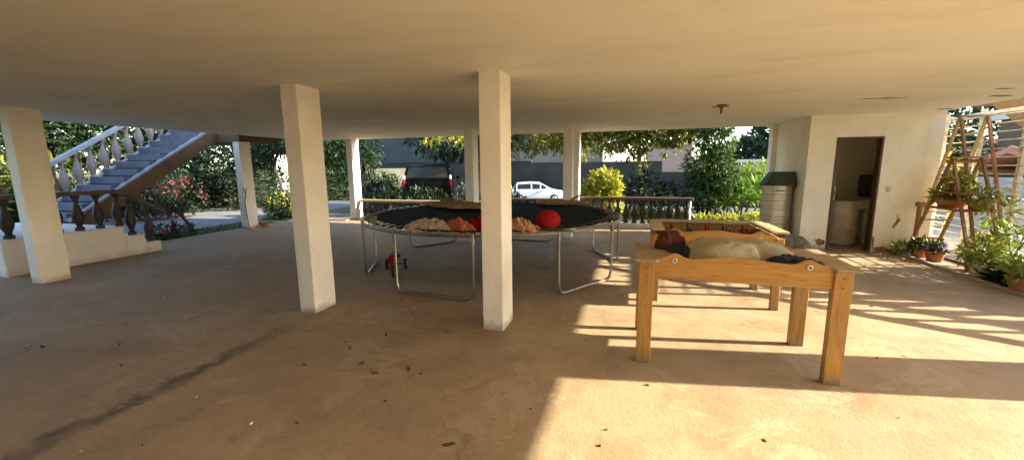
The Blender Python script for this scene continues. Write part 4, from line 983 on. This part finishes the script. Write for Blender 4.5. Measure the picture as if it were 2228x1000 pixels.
# ------------------------------------------------------------------ vehicles
def ring(x, hw, z0, z1, rb=.12, n=4):
    """rounded-rectangle cross-section in the y-z plane at station x"""
    pts = []
    for (cy, cz, a0) in ((hw-rb, z1-rb, 0), (-hw+rb, z1-rb, PI/2), (-hw+rb, z0+rb, PI), (hw-rb, z0+rb, 1.5*PI)):
        for i in range(n+1):
            a = a0+PI/2*i/n; pts.append((x, cy+rb*math.cos(a), cz+rb*math.sin(a)))
    return pts
def trap(x, hb, ht, z0, z1):
    return [(x,hb,z0),(x,ht,z1-.06),(x,ht-.09,z1),(x,-ht+.09,z1),(x,-ht,z1-.06),(x,-hb,z0)]
def car(label, loc, rz, paint, body, cabin, L, belt, wheels, wr, hw, name='parked_car'):
    t = thing(name, label, 'car', loc, rz)
    q = MB(); q.loft([ring(*b) for b in body]); q.loft([trap(*c_) for c_ in cabin]); q.build('body', M[paint], t, True)
    for s_ in (-1, 1):
        # side glass between consecutive cabin stations
        g_ = MB(); st_ = cabin[1:-1]
        for a, b in zip(cabin[:-1], cabin[1:]):
            def P(c_, u): return (c_[0], s_*((c_[1]*(1-u)+c_[2]*u)+.006), c_[3]*(1-u)+(c_[4]-.06)*u)
            xa, xb = a[0]+.05*(1 if b[0] > a[0] else -1), b[0]-.05*(1 if b[0] > a[0] else -1)
            pa0, pa1, pb0, pb1 = P(a,.08), P(a,.88), P(b,.08), P(b,.88)
            def sh(p, x): return (x, p[1], p[2])
            g_.add([sh(pa0,xa), sh(pb0,xb), sh(pb1,xb), sh(pa1,xa)], [(0,1,2,3)])
        g_.build('side_window', M['glass'], t)
    for (a, b) in ((cabin[0], cabin[1]), (cabin[-1], cabin[-2])):
        d = -.012 if a[0] < b[0] else .012
        g_ = MB(); u0, u1 = .1, .9
        lo = (a[0]+(b[0]-a[0])*0, a[1]*.88, a[4]+.012); hi = (b[0], b[2]*.84, b[4]+.004)
        def L2(u): return tuple(x*(1-u)+y*u for x, y in zip(lo, hi))
        p, q_ = L2(.1), L2(.88); g_.add([(p[0]+d,p[1],p[2]),(p[0]+d,-p[1],p[2]),(q_[0]+d,-q_[1],q_[2]),(q_[0]+d,q_[1],q_[2])], [(0,1,2,3)])
        g_.build('windscreen', M['glass'], t)
    for x in wheels:
        for s_ in (-1, 1):
            w = MB(); w.tube([(x, s_*(hw-.19), wr),(x, s_*(hw-.17), wr),(x, s_*(hw+.0), wr),(x, s_*(hw+.015), wr)], [wr*.9,wr,wr,wr*.9], 18); wh = w.build('wheel', M['rubber'], t, True)
            w = MB(); w.tube([(x, s_*(hw+.005), wr),(x, s_*(hw+.024), wr)], [wr*.62,wr*.55], 12); w.build('rim', M['rim'], wh, True)
    xf, xr = max(b[0] for b in body), min(b[0] for b in body)
    for s_ in (-1, 1):
        q = MB(); q.box(xf-.22, s_*(hw-.22)-.14, belt-.28, xf-.02, s_*(hw-.22)+.14, belt-.12, .03); q.build('headlight', M['lampwhite'], t)
        q = MB(); q.box(xr+.0, s_*(hw-.09)-.05, belt-.22, xr+.14, s_*(hw-.09)+.05, belt+.10, .02); q.box(xr-.01, s_*(hw-.09)-.045, belt+.102, xr+.12, s_*(hw-.09)+.045, belt+.26, .02, 1); q.build('tail_lamp', [M['lampred'], M['lampwhite']], t)
        q = MB(); q.sphere((cabin[-1][0]-.35, s_*(hw+.08), belt+.10), .09, 10, 6, 0, (.6,1,.8)); q.build('wing_mirror', M[paint], t, True)
    for x in (xf-.01, xr-.01):
        q = MB(); q.box(x-.04, -hw+.12, .32, x+.05, hw-.12, .50, .03); q.build('bumper', M['black'], t)
    return t
hatch_b = [(-1.95,.72,.35,.85,.14),(-1.85,.80,.25,.95,.14),(-1.2,.83,.22,.98,.14),(.6,.83,.22,.97,.14),(1.3,.82,.22,.92,.14),(1.8,.76,.25,.80,.14),(1.95,.66,.34,.70,.12)]
hatch_c = [(-1.80,.74,.72,.90,.98),(-1.45,.76,.62,.92,1.42),(-.4,.76,.62,.92,1.48),(.25,.75,.62,.92,1.42),(1.05,.72,.70,.90,.98)]
car('white hatchback parked side-on in front of the dark boundary wall', (-6.75,29.2,gz(-6.7,29.2)+.02), R_(16.5), 'car_white', hatch_b, hatch_c, 3.9, .92, (-1.25,1.22), .30, .83)
suv_b = [(-2.2,.86,.40,1.10,.12),(-2.1,.93,.32,1.15,.12),(-1.0,.94,.30,1.17,.12),(.8,.94,.30,1.15,.12),(1.6,.92,.32,1.08,.14),(2.2,.84,.40,.98,.14)]
suv_c = [(-2.14,.88,.80,1.10,1.22),(-1.98,.89,.76,1.12,1.72),(-.6,.89,.77,1.12,1.78),(.45,.88,.76,1.12,1.74),(1.1,.84,.80,1.08,1.20)]
car('black boxy off-roader seen from behind among the plants', (-8.0,15.4,gz(-8,15.4)+.02), R_(112), 'car_black', suv_b, suv_c, 4.4, 1.12, (-1.35,1.40), .37, .93, 'parked_car')
car('teal car whose roof shows above the long-leaved clump', (7.4,33.5,gz(7,33)+.55), R_(12), 'car_teal', hatch_b, hatch_c, 3.9, .92, (-1.25,1.22), .30, .83)
mound = MB(); mound.sphere((7.4,33.5,-1.2), 1, 24, 8, 0, (6,3,.98)); structure('terrain', mound, M['earth'], True)

# ------------------------------------------------------------------ small things
q = MB(); q.lathe([(.07,0),(.10,.02),(.11,.10),(.12,.115),(.10,.115),(.09,.09)], (-10.0,8.95,0), 14); tag(q.build('clay_pot', M['terracotta'], None, True), 'small empty clay pot by the foot of the slim left column', 'pot')
q = MB(); q.tube([(-10.12,8.50,.72),(-10.05,8.50,.95),(-10.14,8.51,1.12)], .012, 5); q.tube([(-10.05,8.50,.95),(-10.0,8.49,1.15)], .008, 5); q.tube([(-10.12,8.50,.72),(-10.02,8.47,.0)], .011, 5)
tag(q.build('dry_twig', M['barkdark'], None, True), 'thin dry twig leaning against the slim left column', 'twig')
r6 = random.Random(8); q = MB(); w = MB()
spots = [(-2.62,2.58),(-2.15,2.72),(-1.95,2.62),(-2.45,2.95),(-1.72,2.75),(-5.3,2.2),(-2.3,3.3),(-1.0,2.0),(-.9,1.75)]
for i in range(110):
    x, y = (r6.uniform(-7,2.8), r6.uniform(1.0,7.5)) if i > 8 else spots[i]
    s = r6.uniform(.006,.016) if i > 8 else r6.uniform(.022,.042)
    a = r6.uniform(0,PI); m_ = q if (i < 9 or r6.random() < .8) else w
    n_ = 7; pts = [(x+s*(1+r6.uniform(-.3,.3))*math.cos(2*PI*k_/n_)*math.cos(a)-.38*s*math.sin(2*PI*k_/n_)*math.sin(a), y+s*math.cos(2*PI*k_/n_)*math.sin(a)+.38*s*math.sin(2*PI*k_/n_)*math.cos(a)) for k_ in range(n_)]
    z = .002+r6.uniform(0,.006); m_.prism(pts, 2, .001, z+.004)
tag(q.build('leaf_litter', M['dead']), None, None, None, 'stuff'); tag(w.build('pale_debris', M['whitebit']), None, None, None, 'stuff')

# ------------------------------------------------------------------ light, sky, camera
SUN_AZ = (1.0, .173); ELEV = math.atan(.44)
world = bpy.data.worlds.new('World'); S.world = world; world.use_nodes = True
wt = world.node_tree; bg = wt.nodes['Background']
sky = wt.nodes.new('ShaderNodeTexSky'); sky.sky_type = 'NISHITA'; sky.sun_disc = False
sky.sun_elevation = ELEV; az = math.atan2(SUN_AZ[0], SUN_AZ[1]); sky.sun_rotation = az
sky.air_density = 1.0; sky.dust_density = 1.2; sky.ozone_density = 1.0
wt.links.new(sky.outputs[0], bg.inputs['Color']); bg.inputs['Strength'].default_value = .135
L = bpy.data.lights.new('sun', 'SUN'); L.energy = 4.0; L.angle = R_(.5); L.color = (1.0,.91,.67)
lo = bpy.data.objects.new('sun', L); COL.objects.link(lo)
d = Vector((SUN_AZ[0], SUN_AZ[1], 0)).normalized(); d = Vector((d.x*math.cos(ELEV), d.y*math.cos(ELEV), math.sin(ELEV)))
lo.rotation_euler = d.to_track_quat('Z','Y').to_euler(); lo.location = (12, 3, 8)

cam = bpy.data.cameras.new('camera'); cam.sensor_width = 36; cam.sensor_fit = 'HORIZONTAL'
cam.lens = 36*879.8915/2228; cam.clip_end = 2000; cam.clip_start = .05
co = bpy.data.objects.new('camera', cam); COL.objects.link(co)
Rv, Uv, Fv = Vector((.959042,.283118,-.009097)), Vector((-.035565,.152212,.987708)), Vector((-.281023,.94693,-.156046))
co.matrix_world = Matrix(((Rv.x,Uv.x,-Fv.x,0),(Rv.y,Uv.y,-Fv.y,0),(Rv.z,Uv.z,-Fv.z,1.65),(0,0,0,1)))
S.camera = co
S.view_settings.view_transform = 'Standard'; S.view_settings.look = 'None'; S.view_settings.gamma = 1; S.view_settings.exposure = 2.45
S.render.engine = 'CYCLES'
cy = S.cycles; cy.use_denoising = True; cy.max_bounces = 10; cy.diffuse_bounces = 6; cy.glossy_bounces = 3; cy.transmission_bounces = 3; cy.transparent_max_bounces = 4
cy.sample_clamp_indirect = 6; cy.caustics_reflective = False; cy.caustics_refractive = False
